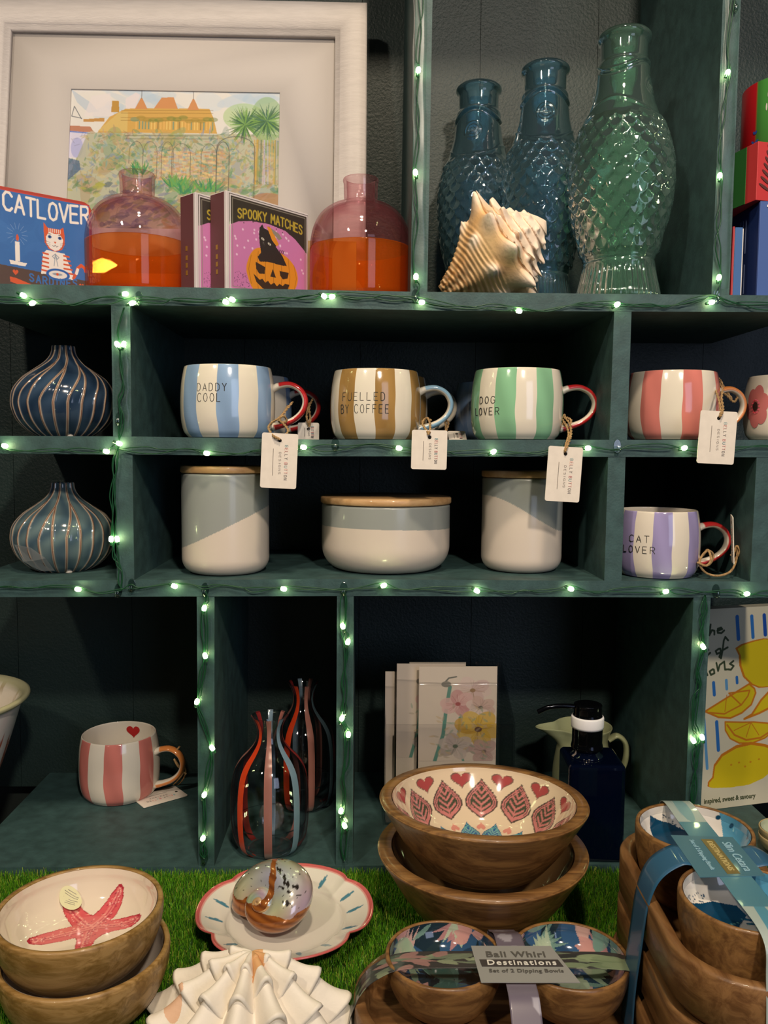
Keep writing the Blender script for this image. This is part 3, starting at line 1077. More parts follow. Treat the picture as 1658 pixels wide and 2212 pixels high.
two_tone('pink and orange glass vase between the cat tin and the matchboxes', 300, 0.985)
two_tone('pink and orange glass vase standing beside the fairy lit upright, right of the matchboxes', 777.5, 0.985)

# ------------------------------------------------------------------ matchboxes
MW, MH, MD = 0.119, 0.1035, 0.028
rzm = math.atan2(0.09, 0.084)
M_SPINE = mat('maroon_card', '63393c', 0.5)
M_EDGE = mat('silver_white_card', 'cfc6c6', 0.3)
cv = Canvas(230, 215, 'c679ac')
for _ in range(60):
    x_, y_ = rg.uniform(14, 216), rg.uniform(60, 150)
    cv.ell(x_, y_, 2.6, 2.6, 'e6c3dc', 0.9)
for _ in range(80):
    cv.ell(rg.uniform(12, 80), rg.uniform(170, 206), 0.9, 0.9, '4a3450')
cv.poly([(0, 0), (230, 0), (230, 98), (214, 84), (190, 66), (160, 52), (110, 46), (60, 50), (26, 58), (10, 66), (0, 70)], '3a332e')
for x_ in range(20, 220, 22):
    cv.ell(x_ + rg.uniform(-5, 5), rg.uniform(44, 60), 1.5, 1.5, '3a332e')
cv.text('SPOOKY MATCHES', 118, 42, 20, 'b39a3a', 3.4, width=188, arc=8, spacing=1.5)
PU, PD = 'd88a2c', '3b2f27'
cv.ell(122, 160, 76, 56, PU)
cv.ell(90, 160, 42, 55, PU)
for dx_ in (-62, -42, -20, 2, 24, 46, 64):
    cv.line([(122 + dx_ * 1.0, 160 - 54 * math.sqrt(max(0, 1 - (dx_ / 78) ** 2))), (122 + dx_ * 1.12, 160), (122 + dx_, 160 + 54 * math.sqrt(max(0, 1 - (dx_ / 78) ** 2)))], 1.2, '7a4a1e', 0.8)
cv.poly([(72, 140), (100, 148), (98, 164), (82, 166), (74, 156)], PD)
cv.poly([(142, 150), (170, 150), (166, 164), (152, 168), (144, 160)], PD)
cv.poly([(122, 148), (132, 168), (114, 168)], PD)
cv.poly([(66, 168), (84, 180), (92, 176), (100, 184), (108, 178), (116, 186), (126, 180), (134, 187), (142, 180), (152, 184), (158, 178), (172, 178), (166, 192), (150, 202), (118, 205), (92, 198), (74, 186)], PD)
# cat in a hat
cv.poly([(84, 60), (92, 50), (96, 58), (112, 62), (128, 78), (132, 96), (150, 112), (164, 134), (150, 136), (110, 134), (84, 138), (78, 128), (88, 116), (84, 96), (82, 76)], '332d2c')
cv.poly([(104, 52), (118, 54), (140, 88), (134, 94), (120, 82)], PU)
cv.poly([(116, 54), (140, 62), (150, 72), (140, 78), (124, 66)], '8f8378')
for x_, y_ in ((93, 84), (112, 92)):
    cv.ell(x_, y_, 4.5, 2.6, 'd7cfc0', rot=0.4)
    cv.ell(x_, y_, 1.2, 2.2, '2a2422')
cv.text('XXX', 148, 108, 8, '4a3440', 1.4, width=16)
for i_, w_ in ((3, 3.2), (9, 1.6)):
    cv.line([(i_, i_), (230 - i_, i_), (230 - i_, 215 - i_), (i_, 215 - i_), (i_, i_)], w_, 'cfc6c6' if i_ == 3 else '8c8478')


def matchbox(label, p):
    t = thing('matchbox', label, 'matchbox', p, rz=rzm, group='large illustrated matchboxes')
    box('sleeve', 0, MW, 0.0006, MD, 0, MH, M_EDGE, t, bevel=0.0008)
    sheet('front_print', cv, lambda U, V: (.0035 + U * (MW - .005), 0 * U, MH - .002 - V * (MH - .003)), M_PRINT, t)
    box('striking_side', -0.0004, 0.0002, 0.004, MD - 0.001, 0.001, MH - 0.001, M_SPINE, t, label='maroon striking side')
    mb = MB()
    for k, zc in enumerate((0.018, 0.026, 0.034, 0.044)):
        mb.box(-0.0007, -0.0003, 0.015, 0.018, zc, zc + 0.005)
    mb.make('gold_mark', mat('gold_print', 'b08a3a', 0.4, metal=0.6), t, smooth=False)
    return t


pm = spot(1, 490, 0.909)
matchbox('pink matchbox with a black cat on a grinning pumpkin, the one standing in front', pm)
pm2 = spot(1, 424, 0.918)
matchbox('pink pumpkin matchbox mostly hidden behind the front one, next to the left pink vase', pm2)
pk = spot(1, 680, 1.03)
kb = thing('kraft_box', 'small tan cardboard box behind the right pink vase', 'box', pk)
box('carton', -0.018, 0.05, 0, 0.012, 0, 0.082, mat('tan_card', 'a88a5c', 0.8), kb, bevel=0.0005)

# ------------------------------------------------------------------ fish bottles
def fish_mesh(m, seg=300, nz=340):
    R0, H = 0.0565, 0.2955
    pp = prof([(0.80, 0.0), (0.84, 0.02), (0.80, 0.06), (0.74, 0.11), (0.725, 0.15), (0.74, 0.19), (0.81, 0.25), (0.92, 0.32), (0.985, 0.40), (1.0, 0.47),
               (0.97, 0.54), (0.87, 0.61), (0.74, 0.68), (0.62, 0.74), (0.545, 0.79), (0.515, 0.84), (0.50, 0.88), (0.455, 0.90), (0.45, 0.945), (0.46, 0.965), (0.51, 0.978), (0.515, 0.99), (0.47, 1.0)], nz)
    r = pp[:, 0] * R0
    z = pp[:, 1] * H
    th = np.linspace(0, 2 * PI, seg, endpoint=False)
    TH, Z = np.meshgrid(th, z, indexing='ij')
    Rr = np.tile(r, (seg, 1))
    T = Z / H
    # body scales
    nsc, dz = 20, 0.0105
    best = np.zeros_like(Z)
    for row in range(-1, 24):
        zc = 0.045 + row * dz
        u = (TH / (2 * PI) * nsc + (row % 2) * 0.5) % 1 - 0.5
        d = np.sqrt((u * 1.0) ** 2 + ((Z - zc) / (dz * 1.9)) ** 2 * 1.0)
        h = np.where((d < 0.58) & (Z < zc + dz * 0.3), 0.3 + d / 0.58 * 0.7, 0)
        best = np.where(h > 0, h, best)
    mask = np.clip((T - 0.17) / 0.02, 0, 1) * np.clip((0.685 - T) / 0.03, 0, 1)
    disp = best * 0.0038 * mask
    # tail fin flutes, mouth groove, eyes, gill
    disp += 0.0006 * np.sin(TH * 44) * np.clip((0.14 - T) / 0.03, 0, 1)
    disp -= 0.0012 * np.exp(-((T - 0.155) / 0.006) ** 2)
    mouth = 0.855 + 0.022 * np.cos(2 * TH)
    disp -= 0.0026 * np.exp(-((T - mouth) / 0.006) ** 2) - 0.0012 * np.exp(-((T - mouth - 0.013) / 0.006) ** 2)
    for a0 in (0.0, PI):
        da = (TH - a0 + PI) % (2 * PI) - PI
        s = np.sqrt((da * 0.031) ** 2 + (Z - 0.785 * H) ** 2)
        for rr, am in ((0.0025, 0.0014), (0.0065, 0.0012), (0.0105, 0.0009)):
            disp += am * np.exp(-((s - rr) / 0.0011) ** 2)
    gill = 0.70 - 0.035 * np.cos(2 * TH)
    disp += 0.0012 * np.exp(-((T - gill) / 0.005) ** 2)
    X = (Rr + disp) * np.cos(TH)
    Y_ = (Rr + disp) * np.sin(TH) * (1 - 0.16 * np.clip((0.8 - T) * 3, 0, 1))
    Po = np.stack([X, Y_, Z], -1)
    ins = np.linspace(nz - 1, 8, 60).astype(int)
    Xi = (Rr[:, ins] - 0.0045) * np.cos(TH[:, ins])
    Yi = (Rr[:, ins] - 0.0045) * np.sin(TH[:, ins]) * (1 - 0.16 * np.clip((0.8 - T[:, ins]) * 3, 0, 1))
    Pi = np.stack([Xi, Yi, Z[:, ins] - 0.0001], -1)
    bot = np.zeros((seg, 1, 3))
    c1 = Pi[:, -1:, :] * np.array([0.0, 0.0, 1.0])
    P = np.concatenate([bot + np.array([0, 0, 0.003]), Po[:, :1] * np.array([.7, .7, 1]) + np.array([0, 0, .002]), Po, Pi, c1], 1)
    o = gridobj('bottle_glass', P, m, None, cu=True)
    return o


GB = mat('blue_glass', '92c4da', 0.04, trans=0.95, ior=1.5, spec=0.8)
GG = mat('green_glass', 'b6e6d0', 0.04, trans=0.95, ior=1.5, spec=0.8)
fb = fish_mesh(GB)
fb_me = fb.data
fg_me = fb_me.copy()
fg_me.materials.clear()
fg_me.materials.append(GG)
bpy.data.objects.remove(fb)
for lab, px, Y, me, rz in (('green glass fish shaped bottle, the tallest and rightmost of three', 1332, 0.962, fg_me, -PI / 2 + 0.95),
                           ('blue glass fish bottle in the middle, between the small blue one and the green one', 1166, 1.045, fb_me, -PI / 2 - 0.15),
                           ('blue glass fish bottle on the left, the lowest in view, behind the spiky shell', 1026, 1.104, fb_me, -PI / 2 - 0.35)):
    p = spot(1, px, Y)
    o = bpy.data.objects.new('fish_bottle', me)
    COL.objects.link(o)
    o.location = p
    o.rotation_euler = (0, 0, rz)
    tagp(o, lab, 'bottle', 'glass fish bottles')

# ------------------------------------------------------------------ spiky conch
def conch(loc):
    nt, nu = 420, 300
    axis_len = 0.138
    t = np.linspace(0, 1, nt)          # 0 siphon tip, 1 apex
    pr = prof([(0.004, 0.0), (0.010, 0.06), (0.021, 0.2), (0.037, 0.36), (0.049, 0.5), (0.053, 0.58), (0.047, 0.66), (0.036, 0.74), (0.027, 0.82), (0.018, 0.90), (0.010, 0.96), (0.0005, 1.0)], nt)
    th = np.linspace(0, 2 * PI, nu, endpoint=False)
    TH, T = np.meshgrid(th, pr[:, 1], indexing='ij')
    R = np.tile(pr[:, 0], (nu, 1)).copy()
    # whorl ridge: steps along a helix on the spire
    hel = (T - 0.56) * 13 - TH / (2 * PI)
    frac = hel % 1.0
    sp = np.clip((T - 0.56) / 0.05, 0, 1)
    R *= 1 + sp * 0.16 * (0.5 - frac)
    R += 0.0006 * np.sin(T * 190 + 2.5 * np.sin(TH)) * np.clip((0.5 - T) / .1, 0, 1)
    R += 0.0014 * np.sin(TH * 7 + T * 10) * np.clip((0.62 - T) / .3, 0, 1)
    P0 = np.stack([R * np.cos(TH), R * np.sin(TH), T * axis_len], -1)
    rg2 = random.Random(5)
    ang0 = []
    spikes = []
    a = 0.0
    for k in range(9):
        spikes.append((a, 0.585 + 0.01 * math.sin(k * 2), rg2.uniform(0.013, 0.020), 0.0085))
        a += 2 * PI / 9
    for k in range(10):
        spikes.append((k * 2 * PI / 10 + .3, 0.70 + 0.008 * k / 10, rg2.uniform(0.009, 0.014), 0.0042))
    for k in range(9):
        spikes.append((k * 2 * PI / 9 + .5, 0.80, rg2.uniform(0.005, 0.009), 0.0034))
    for k in range(8):
        spikes.append((k * 2 * PI / 8 + .2, 0.885, 0.005, 0.0026))
    for k in range(7):
        spikes.append((k * 2 * PI / 7 + .6, 0.40, rg2.uniform(0.004, 0.010), 0.006))
    D = np.zeros(R.shape)
    tips = np.zeros(R.shape)
    for (a, tt, amp, sg) in spikes:
        da = (TH - a + PI) % (2 * PI) - PI
        Rr = np.interp(tt, pr[:, 1], pr[:, 0])
        s = np.sqrt((da * Rr) ** 2 + ((T - tt) * axis_len) ** 2)
        e = np.exp(-(s / sg) ** 1.7)
        D = np.maximum(D, amp * e)
        tips = np.maximum(tips, e)
    nr = np.stack([np.cos(TH), np.sin(TH), 0.25 + 0 * TH], -1)
    P = P0 + nr * D[..., None]
    base = np.array(lin('d9ab74'))
    pale = np.array(lin('f0dac4'))
    brown = np.array(lin('8a5f32'))
    band = 0.5 + 0.5 * np.sin(T * 120 + 3 * np.sin(TH * 2))
    k1 = np.clip(tips * 1.5 + np.clip((T - 0.58) * 6, 0, 1), 0, 1)[..., None]
    k2 = (band * np.clip((0.42 - T) / 0.25, 0, 1))[..., None]
    patch = (0.5 + 0.5 * np.sin(TH * 5 + T * 9))[..., None] * 0.35
    C = base * (1 - patch) + np.array(lin('e8cfa4')) * patch
    C = C * (1 - k2) + brown * k2
    C = C * (1 - k1) + pale * k1
    o = gridobj('conch_shell', P.transpose(1, 0, 2), vcol('conch_surface', 0.55, bump=0.3, bscale=180), None, cv=True, cols=C.transpose(1, 0, 2), flip=True)
    tagp(o, 'knobbly spiky cream and tan seashell in front of the blue fish bottles', 'seashell')
    o.location = loc
    return o


cs = conch((0, 0, 0))
pc = spot(1, 952, 0.965)
cs.location = (pc.x, pc.y, pc.z + 0.013)
# axis from lower left up to the right, tipped a little forward
zax = Vector((0.80, -0.12, 0.52)).normalized()
xax = Vector((0, 1, 0)).cross(zax).normalized()
yax = zax.cross(xax)
cs.rotation_euler = Matrix((xax, yax, zax)).transposed().to_euler()

# ------------------------------------------------------------------ gift boxes at the right edge of the top shelf
M_BLUE = mat('blue_card', '3f5c9c', 0.5)
M_DBLUE = mat('navy_card', '1a2f66', 0.5)
M_RED = mat('red_card', 'c23a3c', 0.5)
M_GRN = mat('green_card', '2f6f35', 0.5)
Yb = 0.93
q = spot(1, 1633, Yb)
hz = at(1633, 434, Yb).z - q.z
bb = thing('gift_box', 'blue upright gift box lettered in white at the right edge of the top shelf', 'box', q, rz=0.02)
box('carton', 0, 0.13, 0, 0.085, 0, hz, M_BLUE, bb, bevel=0.0006)
box('side_panel', -0.0006, 0.0001, 0.001, 0.084, 0.001, hz - .001, M_DBLUE, bb, label='navy side panel')
solid('red_panel', rrect(0.014, 0.11, 0.018, 0.073, 0.004), mat('red_print', 'c4202c', 0.5), bb, 0.0006, off=-0.0005)
text_mesh('TE', 0.014, mat('white_print', 'e0dde2', 0.6), bb, rot=(PI / 2, 0, 0), loc=(0.0155, -0.0006, hz - 0.010), offset=0.0006)
mbt = MB()
for k in range(3):
    mbt.box(-0.0009, -0.0005, 0.03 + k * .006, 0.0315 + k * .006, hz - 0.05, hz - 0.012)
for k in range(2):
    mbt.box(-0.0009, -0.0005, 0.03 + k * .006, 0.0315 + k * .006, 0.012, 0.045)
mbt.make('fine_print', mat('pale_print', '6f7fa8', 0.6), bb, smooth=False)
zb2 = q.z + hz + 0.0004
q2 = Vector((xat(1632, Yb - .002, zb2), Yb - .002, zb2))
h2 = at(1632, 306, Yb).z - zb2
b2 = thing('gift_box', 'red and green gift box with a leaf sprig, stacked on the blue box', 'box', q2, rz=0.24)
box('carton', 0, 0.12, 0, 0.1, 0, h2, M_RED, b2, bevel=0.0006, label='coral red front')
box('side_panel', -0.0006, 0.0001, 0.018, 0.099, 0.0005, h2 - .0005, M_GRN, b2, label='green side panel')


def sprig(px, py, s, n, col_w, mb, face):
    for k in range(n):
        t = k / (n - 1)
        for sgn in (-1, 1):
            a = sgn * (1.1 - 0.5 * t)
            L = s * (0.42 - 0.2 * t)
            cx_, cy_ = px, py + s * (t * 1.1 - .5)
            pts = []
            for u in np.linspace(0, 2 * PI, 12, endpoint=False):
                ex, ey = L * .5 * (1 + math.cos(u)), col_w * math.sin(u)
                pts.append((cx_ + ex * math.sin(a) + ey * math.cos(a), cy_ + ex * math.cos(a) - ey * math.sin(a)))
            v = [face(*p) for p in pts]
            mb.v.append(np.array(v))
            mb.f.append(tuple(range(mb.n, mb.n + 12)))
            mb.n += 12
    return mb


sprig(0.017, h2 * .48, h2 * .62, 7, 0.0016, MB(), lambda a, b: (a, -0.0007, b)).make('leaf_print', mat('brown_print', '5a2f2c', 0.6), b2, smooth=False)
sprig(0.055, h2 * .5, h2 * .75, 4, 0.006, MB(), lambda a, b: (-0.0009, a, b)).make('coral_print', mat('grey_print', '9a8a84', 0.6), b2, smooth=False)
zb3 = zb2 + h2 + 0.0004
Yc = 1.0
q3 = Vector((xat(1605, Yc, zb3) + 0.052, Yc, zb3))
h3 = at(1640, 168, Yc - .03).z - zb3
drum = thing('gift_drum', 'round red and green gift tin on top of the two stacked boxes', 'tin', q3)
lathe('drum', [(0.0005, 0), (0.0515, 0), (0.052, 0.0005), (0.052, h3 - .0005), (0.0515, h3), (0.0005, h3)], M_PRINT, drum, seg=120,
      cols=lambda th, z: np.where(((th % (2 * PI)) > 2.3)[..., None] & ((th % (2 * PI)) < 3.53)[..., None], np.array(lin('b01a22')), np.array(lin('3f7f38'))), smooth=False)
dm = MB()
for (a0, z_, s_) in ((-2.47, h3 * .78, .006), (-2.50, h3 * .62, .007), (-2.42, h3 * .48, .006)):
    v = [(0.0524 * math.cos(a0 + s_ * 22 * math.cos(u) * .1 * 1.2), 0.0524 * math.sin(a0 + s_ * 22 * math.cos(u) * .12), z_ + s_ * .6 * math.sin(u)) for u in np.linspace(0, 2 * PI, 14, endpoint=False)]
    dm.v.append(np.array(v))
    dm.f.append(tuple(range(dm.n, dm.n + 14)))
    dm.n += 14
dm.make('petal_print', mat('cream_print', 'cfc6c0', 0.6), drum, smooth=False)
sprig(0, 0.014, 0.02, 3, 0.0014, MB(), lambda a, b: (0.0525 * math.cos(-2.76 + a / .052), 0.0525 * math.sin(-2.76 + a / .052), b)).make('twig_print', mat('blue_print', '24489c', 0.6), drum, smooth=False)
for k, (c1, w1, nm) in enumerate((('b8343a', 0.0022, 'thin red card upright beside the blue gift box'), ('3f6ca8', 0.0085, 'slim light blue book between the red card and blue gift box'))):
    qb = spot(1, 1576.5 + k * 5, 0.945)
    ob = thing('slim_book', nm, 'book', qb, rz=0.0)
    hb = at(1580, 489, 0.945).z - qb.z
    box('cover', 0, w1, 0, 0.09, 0, hb - k * .001, mat('cover_%s' % c1, c1, 0.5), ob, bevel=0.0003)
    box('pages', w1 + .0001, w1 + .0014, 0.001, 0.089, 0.0, hb - .002, M_WHITE, ob)
# ------------------------------------------------------------------ onion vases
def onion(label, px, Y, shelf, style, top_px):
    p = spot(shelf, px, Y)
    H = at(px, top_px, Y).z - p.z
    R = 0.0575 * Y / 0.98 * 0.985
    pp = prof([(0.52, 0.0), (0.56, 0.01), (0.72, 0.07), (0.90, 0.18), (0.99, 0.31), (1.0, 0.42), (0.95, 0.53), (0.80, 0.64), (0.58, 0.73), (0.38, 0.81), (0.27, 0.88), (0.225, 0.94), (0.215, 0.985), (0.20, 1.0), (0.16, 0.99), (0.155, 0.93), (0.2, 0.85)], 200)
    seg = 540
    th = np.linspace(0, 2 * PI, seg, endpoint=False)
    TH, T = np.meshgrid(th, pp[:, 1], indexing='ij')
    R_ = np.tile(pp[:, 0], (seg, 1)) * R
    outer_ = (np.arange(200) < 178)[None, :] * np.ones_like(TH)
    dmin = np.full(TH.shape, 9.0)
    for b in range(12):
        a0 = 2 * PI * b / 12
        for s in (-1, 1):
            if style == 0:
                sweep_ = 0.55 * np.clip((T - 0.35) / 0.5, 0, 1.0) ** 1.5
            else:
                sweep_ = 0.12 * np.clip((T - 0.4) / 0.5, 0, 1)
            merge = np.clip((0.74 + 0.03 * (b % 3) - T) / 0.34, 0, 1) ** 0.6
            c = a0 + s * (2 * PI / 48) * merge + sweep_
            d = np.abs((TH - c + PI) % (2 * PI) - PI) * np.maximum(R_, 0.25 * R)
            dmin = np.minimum(dmin, d)
    ridge = np.exp(-(dmin / 0.0016) ** 2)
    R_ = R_ + ridge * 0.0011 * outer_ - 0.0005 * outer_ * (1 - ridge)
    P = np.stack([R_ * np.cos(TH), R_ * np.sin(TH), T * H], -1)
    if style == 0:
        g1, g2 = np.array(lin('22344a')), np.array(lin('35485f'))
    else:
        g1, g2 = np.array(lin('445966')), np.array(lin('64787c'))
    n = (0.5 + 0.5 * np.sin(TH * 9 + 4 * np.sin(T * 7)))[..., None]
    C = g1 * (1 - n) + g2 * n
    k = np.clip(1.6 - dmin / 0.0011, 0, 1)[..., None]
    C = C * (1 - k) + np.array(lin('c9b39a')) * k
    k = np.clip(1.3 - dmin / 0.0006, 0, 1)[..., None]
    C = C * (1 - k) + np.array(lin('6f3626')) * k
    t = thing('onion_vase', label, 'vase', p, group='ribbed onion shaped vases')
    gridobj('body', P, vcol('blue_glaze', 0.12, coat=0.6), t, cu=True, cols=C)
    m2 = MB()
    for a in range(3):
        aa = a * 2 * PI / 3 - PI / 2 + .5
        m2.tube([(R * .52 * math.cos(aa), R * .52 * math.sin(aa), 0.0), (R * .52 * math.cos(aa), R * .52 * math.sin(aa), .004)], 0.004, 10)
    m2.make('foot', M_TAG, t)
    return t, R, H


onion('dark blue ribbed onion vase on the upper small shelf, swirling ribs', 141, 0.985, 2, 0, 748)
t2, R2, H2 = onion('pale blue ribbed onion vase on the lower small shelf with torn price sticker', 139, 0.985, 3, 1, 1042)
# torn sticker on the lower one
cvx = []
for i, (a, z) in enumerate(((-2.32, 0.034), (-1.85, 0.032), (-1.58, 0.020), (-1.48, 0.004), (-1.9, 0.003), (-2.0, 0.006), (-2.25, 0.014))):
    f_ = np.interp(z / H2, [0, .07, .18, .31], [.58, .75, .93, 1.0]) + .03
    cvx.append((R2 * f_ * math.cos(a), R2 * f_ * math.sin(a) - .0005, z))
cc = np.mean(cvx, 0) + np.array([0, -0.004, 0])
build('price_sticker', cvx + [tuple(cc)], [(i, (i + 1) % 7, 7) for i in range(7)], mat('clear_sticker', 'b9bab8', 0.35, alpha=0.55), t2, False, label='torn half clear sticker')

# ------------------------------------------------------------------ mugs
M_GLAZE = vcol('mug_glaze', 0.13, coat=0.5, bump=0.12, bscale=45)
CREAM = 'e2d8c8'


def mug_profile(R, H):
    o = prof([(0.60, 0.006), (0.80, 0.003), (0.86, 0.03), (0.935, 0.10), (0.985, 0.25), (1.0, 0.45), (0.995, 0.62), (0.97, 0.80), (0.935, 0.93), (0.915, 0.985)], 44)
    i = prof([(0.905, 1.0), (0.88, 0.995), (0.90, 0.90), (0.93, 0.75), (0.95, 0.5), (0.94, 0.28), (0.88, 0.13), (0.70, 0.07), (0.0, 0.06)], 34)
    a = np.vstack([[[0.0, 0.012]], o, i])
    a[:, 0] *= R
    a[:, 1] *= H
    return a, 1 + len(o) + 2


def mug(label, px, Y, shelf, Rpx, top, stripe, centres, hcol, texts=(), hrot=0.0, base=CREAM, tops=None, flower=False, heart=False, group='striped mugs', hsize=1.0):
    p = spot(shelf, px, Y)
    R = Rpx * depth(p) / F
    H = (at(px, top, Y - R * 0.5).z - p.z) if tops is None else tops
    t = thing('mug', label, 'mug', p, group=group)
    pr_, nout = mug_profile(R, H)
    period = 2 * PI / 7
    view = math.atan2(-p.x, p.y)
    c0 = math.radians(centres) - PI / 2 + view
    edges = []
    for k in range(7):
        for e in (-0.25, 0.25):
            edges.append((c0 + (k + e) * period) % (2 * PI))
    th = np.linspace(0, 2 * PI, 140, endpoint=False)
    eps = 0.002
    th = np.sort(np.concatenate([[(x + s * eps) % (2 * PI) for x in edges for s in (-1, 1)], th]))
    inst = (np.abs(((th - c0 + period / 2) % period) - period / 2) < period * 0.25)
    P = np.zeros((len(th), len(pr_), 3))
    wob = 0.0
    zf = pr_[:, 1] / H
    # hand painted edges wander a little with height
    wv = 0.012 * np.sin(zf * 7 + 1.3) + 0.008 * np.sin(zf * 13)
    TT = th[:, None] + wv[None, :]
    rr = pr_[None, :, 0] * (1 + 0.006 * np.sin(3 * th[:, None] + 2 * zf[None, :]))
    P[:, :, 0] = rr * np.cos(TT)
    P[:, :, 1] = rr * np.sin(TT)
    P[:, :, 2] = pr_[None, :, 1]
    C = np.tile(np.array(lin(base)), (len(th), len(pr_), 1))
    if stripe:
        sc = np.array(lin(stripe))
        o = inst[:, None] & (np.arange(len(pr_))[None, :] < nout - 1) & (np.arange(len(pr_))[None, :] > 1)
        C[o] = sc
        C[o] *= (1 + 0.10 * np.sin(TT[o] * 11 + P[:, :, 2][o] * 60))[:, None]
    gridobj('body', P, M_GLAZE, t, cu=True, cols=C)

    def surf(th_, z, off=0.0):
        r_ = np.interp(z / H, pr_[1:nout - 2, 1] / H, pr_[1:nout - 2, 0]) + off
        return Vector((r_ * math.cos(th_), r_ * math.sin(th_), z))
    # handle
    s = hsize
    path = [(R * 0.93, 0.70), (R + .006 * s, 0.755), (R + .018 * s, 0.77), (R + .029 * s, 0.70), (R + .0345 * s, 0.58), (R + .034 * s, 0.46), (R + .029 * s, 0.35), (R + .020 * s, 0.26), (R + .008 * s, 0.20), (R * 0.94, 0.165)]
    ca, sa = math.cos(hrot), math.sin(hrot)
    sp = smooth_path([(x * ca, x * sa, zf_ * H) for x, zf_ in path], 6)
    n = len(sp)
    k_ = 18
    rx = [0.0034 + 0.0014 * (abs(2 * i / (n - 1) - 1) ** 4) for i in range(n)]
    ry = [0.0062 + 0.0012 * (abs(2 * i / (n - 1) - 1) ** 4) for i in range(n)]
    V = sweep(sp, rx, ry, k_, up=(-sa, ca, 0))
    hc = np.tile(np.array(lin(base)), (n, k_, 1))
    cen = Vector((R * ca, R * sa, 0.48 * H))
    for i in range(n):
        if i < 6 or i > n - 3:
            continue
        for j in range(k_):
            v = Vector(V[i, j]) - sp[i]
            outw = (sp[i] - cen).normalized()
            if v.normalized().dot(outw) > -0.25:
                hc[i, j] = lin(hcol)
    gridobj('handle', V, M_GLAZE, t, cv=True, cols=hc, label='handle painted a contrasting colour on its outer side')
    # hand lettering
    if texts:
        mb = MB()
        for (s_, a0, a1, z0, z1) in texts:
            st, w_ = strokes(s_, 2.6)
            for _, pl in st:
                q = []
                for (x, y) in pl:
                    q.append((x, y))
                fine = []
                for (xa, ya), (xb, yb) in zip(q[:-1], q[1:]):
                    for u in np.linspace(0, 1, 4, endpoint=False):
                        fine.append((xa + (xb - xa) * u, ya + (yb - ya) * u))
                fine.append(q[-1])
                pts = [surf(math.radians(a0 + (a1 - a0) * x / w_) - PI / 2 + view, (z0 + (z1 - z0) * y) * H, 0.0001) for x, y in fine]
                mb.tube(pts, 0.00046, 5)
        mb.make('lettering', M_TEXT, t)
    if heart:
        # small red heart painted inside, near the rim
        cvh = []
        for tt in np.linspace(0, 2 * PI, 30, endpoint=False):
            a = 16 * math.sin(tt) ** 3 / 17
            b = (13 * math.cos(tt) - 5 * math.cos(2 * tt) - 2 * math.cos(3 * tt) - math.cos(4 * tt)) / 17
            th_ = PI / 2 + view - 0.42 - a * 0.22
            z = H * (0.83 + 0.125 * b)
            r_ = R * np.interp(z / H, [.5, .75, .9, 1.0], [.95, .93, .90, .88]) - 0.0006
            cvh.append((r_ * math.cos(th_), r_ * math.sin(th_), z))
        c_ = np.mean(cvh, 0)
        build('heart', cvh + [tuple(c_)], [(i, (i + 1) % 30, 30) for i in range(30)], mat('red_glaze', 'b3282a', 0.2, coat=0.4), t, True)
    if flower:
        fm, fk, fd = MB(), MB(), MB()
        a0, zc = math.radians(flower) - PI / 2 + view, 0.52 * H
        for k in range(6):
            aa = k * PI / 3 + .3
            da, dz = math.cos(aa) * 0.20, math.sin(aa) * 0.135 * H * 1.4
            pts = [surf(a0 + da + 0.155 * math.cos(u), zc + dz + 0.105 * H * 1.4 * math.sin(u), 0.0003) for u in np.linspace(0, 2 * PI, 18, endpoint=False)]
            pts.append(surf(a0 + da, zc + dz, 0.0009))
            fm.v.append(np.array([tuple(v) for v in pts]))
            fm.f += [(fm.n + i, fm.n + (i + 1) % 18, fm.n + 18) for i in range(18)]
            fm.n += 19
        for k in range(12):
            aa = k * PI / 6
            c_ = surf(a0 + 0.11 * math.cos(aa), zc + 0.1 * H * math.sin(aa), 0.001)
            fd.v.append(np.array([tuple(c_ + Vector((0.0011 * math.cos(u), -0.0002, 0.0011 * math.sin(u)))) for u in np.linspace(0, 2 * PI, 8, endpoint=False)]))
            fd.f.append(tuple(range(fd.n, fd.n + 8)))
            fd.n += 8
        c_ = surf(a0, zc, 0.0014)
        fk.v.append(np.array([tuple(surf(a0 + 0.075 * math.cos(u), zc + 0.07 * H * math.sin(u), 0.0016)) for u in np.linspace(0, 2 * PI, 16, endpoint=False)]))
        fk.f.append(tuple(range(16)))
        fk.n = 16
        fm.make('flower', mat('rose_paint', 'c4706e', 0.2, coat=0.4), t)
        fd.make('flower_dots', mat('red_paint', 'b02c34', 0.3), t, smooth=False)
        fk.make('flower_centre', mat('black_paint', '22181a', 0.3), t, smooth=False)
    return t, p, R, H, surf


BLU, BRN, GRN, PNK, LIL = '8aa5c8', 'a07c48', '86b892', 'cf7a70', '9a90bc'
RED, LBL, ORG = 'b8282a', '8fb4cc', 'd88646'
mug('blue and white striped mug lettered in small capitals, leftmost in the row, red handle', 492.5, 0.965, 2, 100.5, 790, BLU, 0, RED,
    [('DADDY', -37.8, -1.6, .63, .735), ('COOL', -37, -8, .487, .60)])
mug('brown and white striped mug lettered about coffee, pale blue handle', 810, 0.975, 2, 97.5, 799, BRN, 12.3, LBL,
    [('FUELLED', -43.7, 11.6, .545, .66), ('BY COFFEE', -46.5, 16.5, .37, .49)])
mug('green and white striped mug for a dog lover, red handle', 1114, 0.962, 2, 98.5, 797, GRN, -14, RED,
    [('DOG', -50.4, -26.6, .505, .60), ('LOVER', -60, -21, .345, .445)], hsize=1.08)
mug('coral pink and cream striped mug with orange handle behind a hanging tag', 1448, 0.975, 2, 97.5, 802, PNK, -26.3, ORG, hsize=.9)
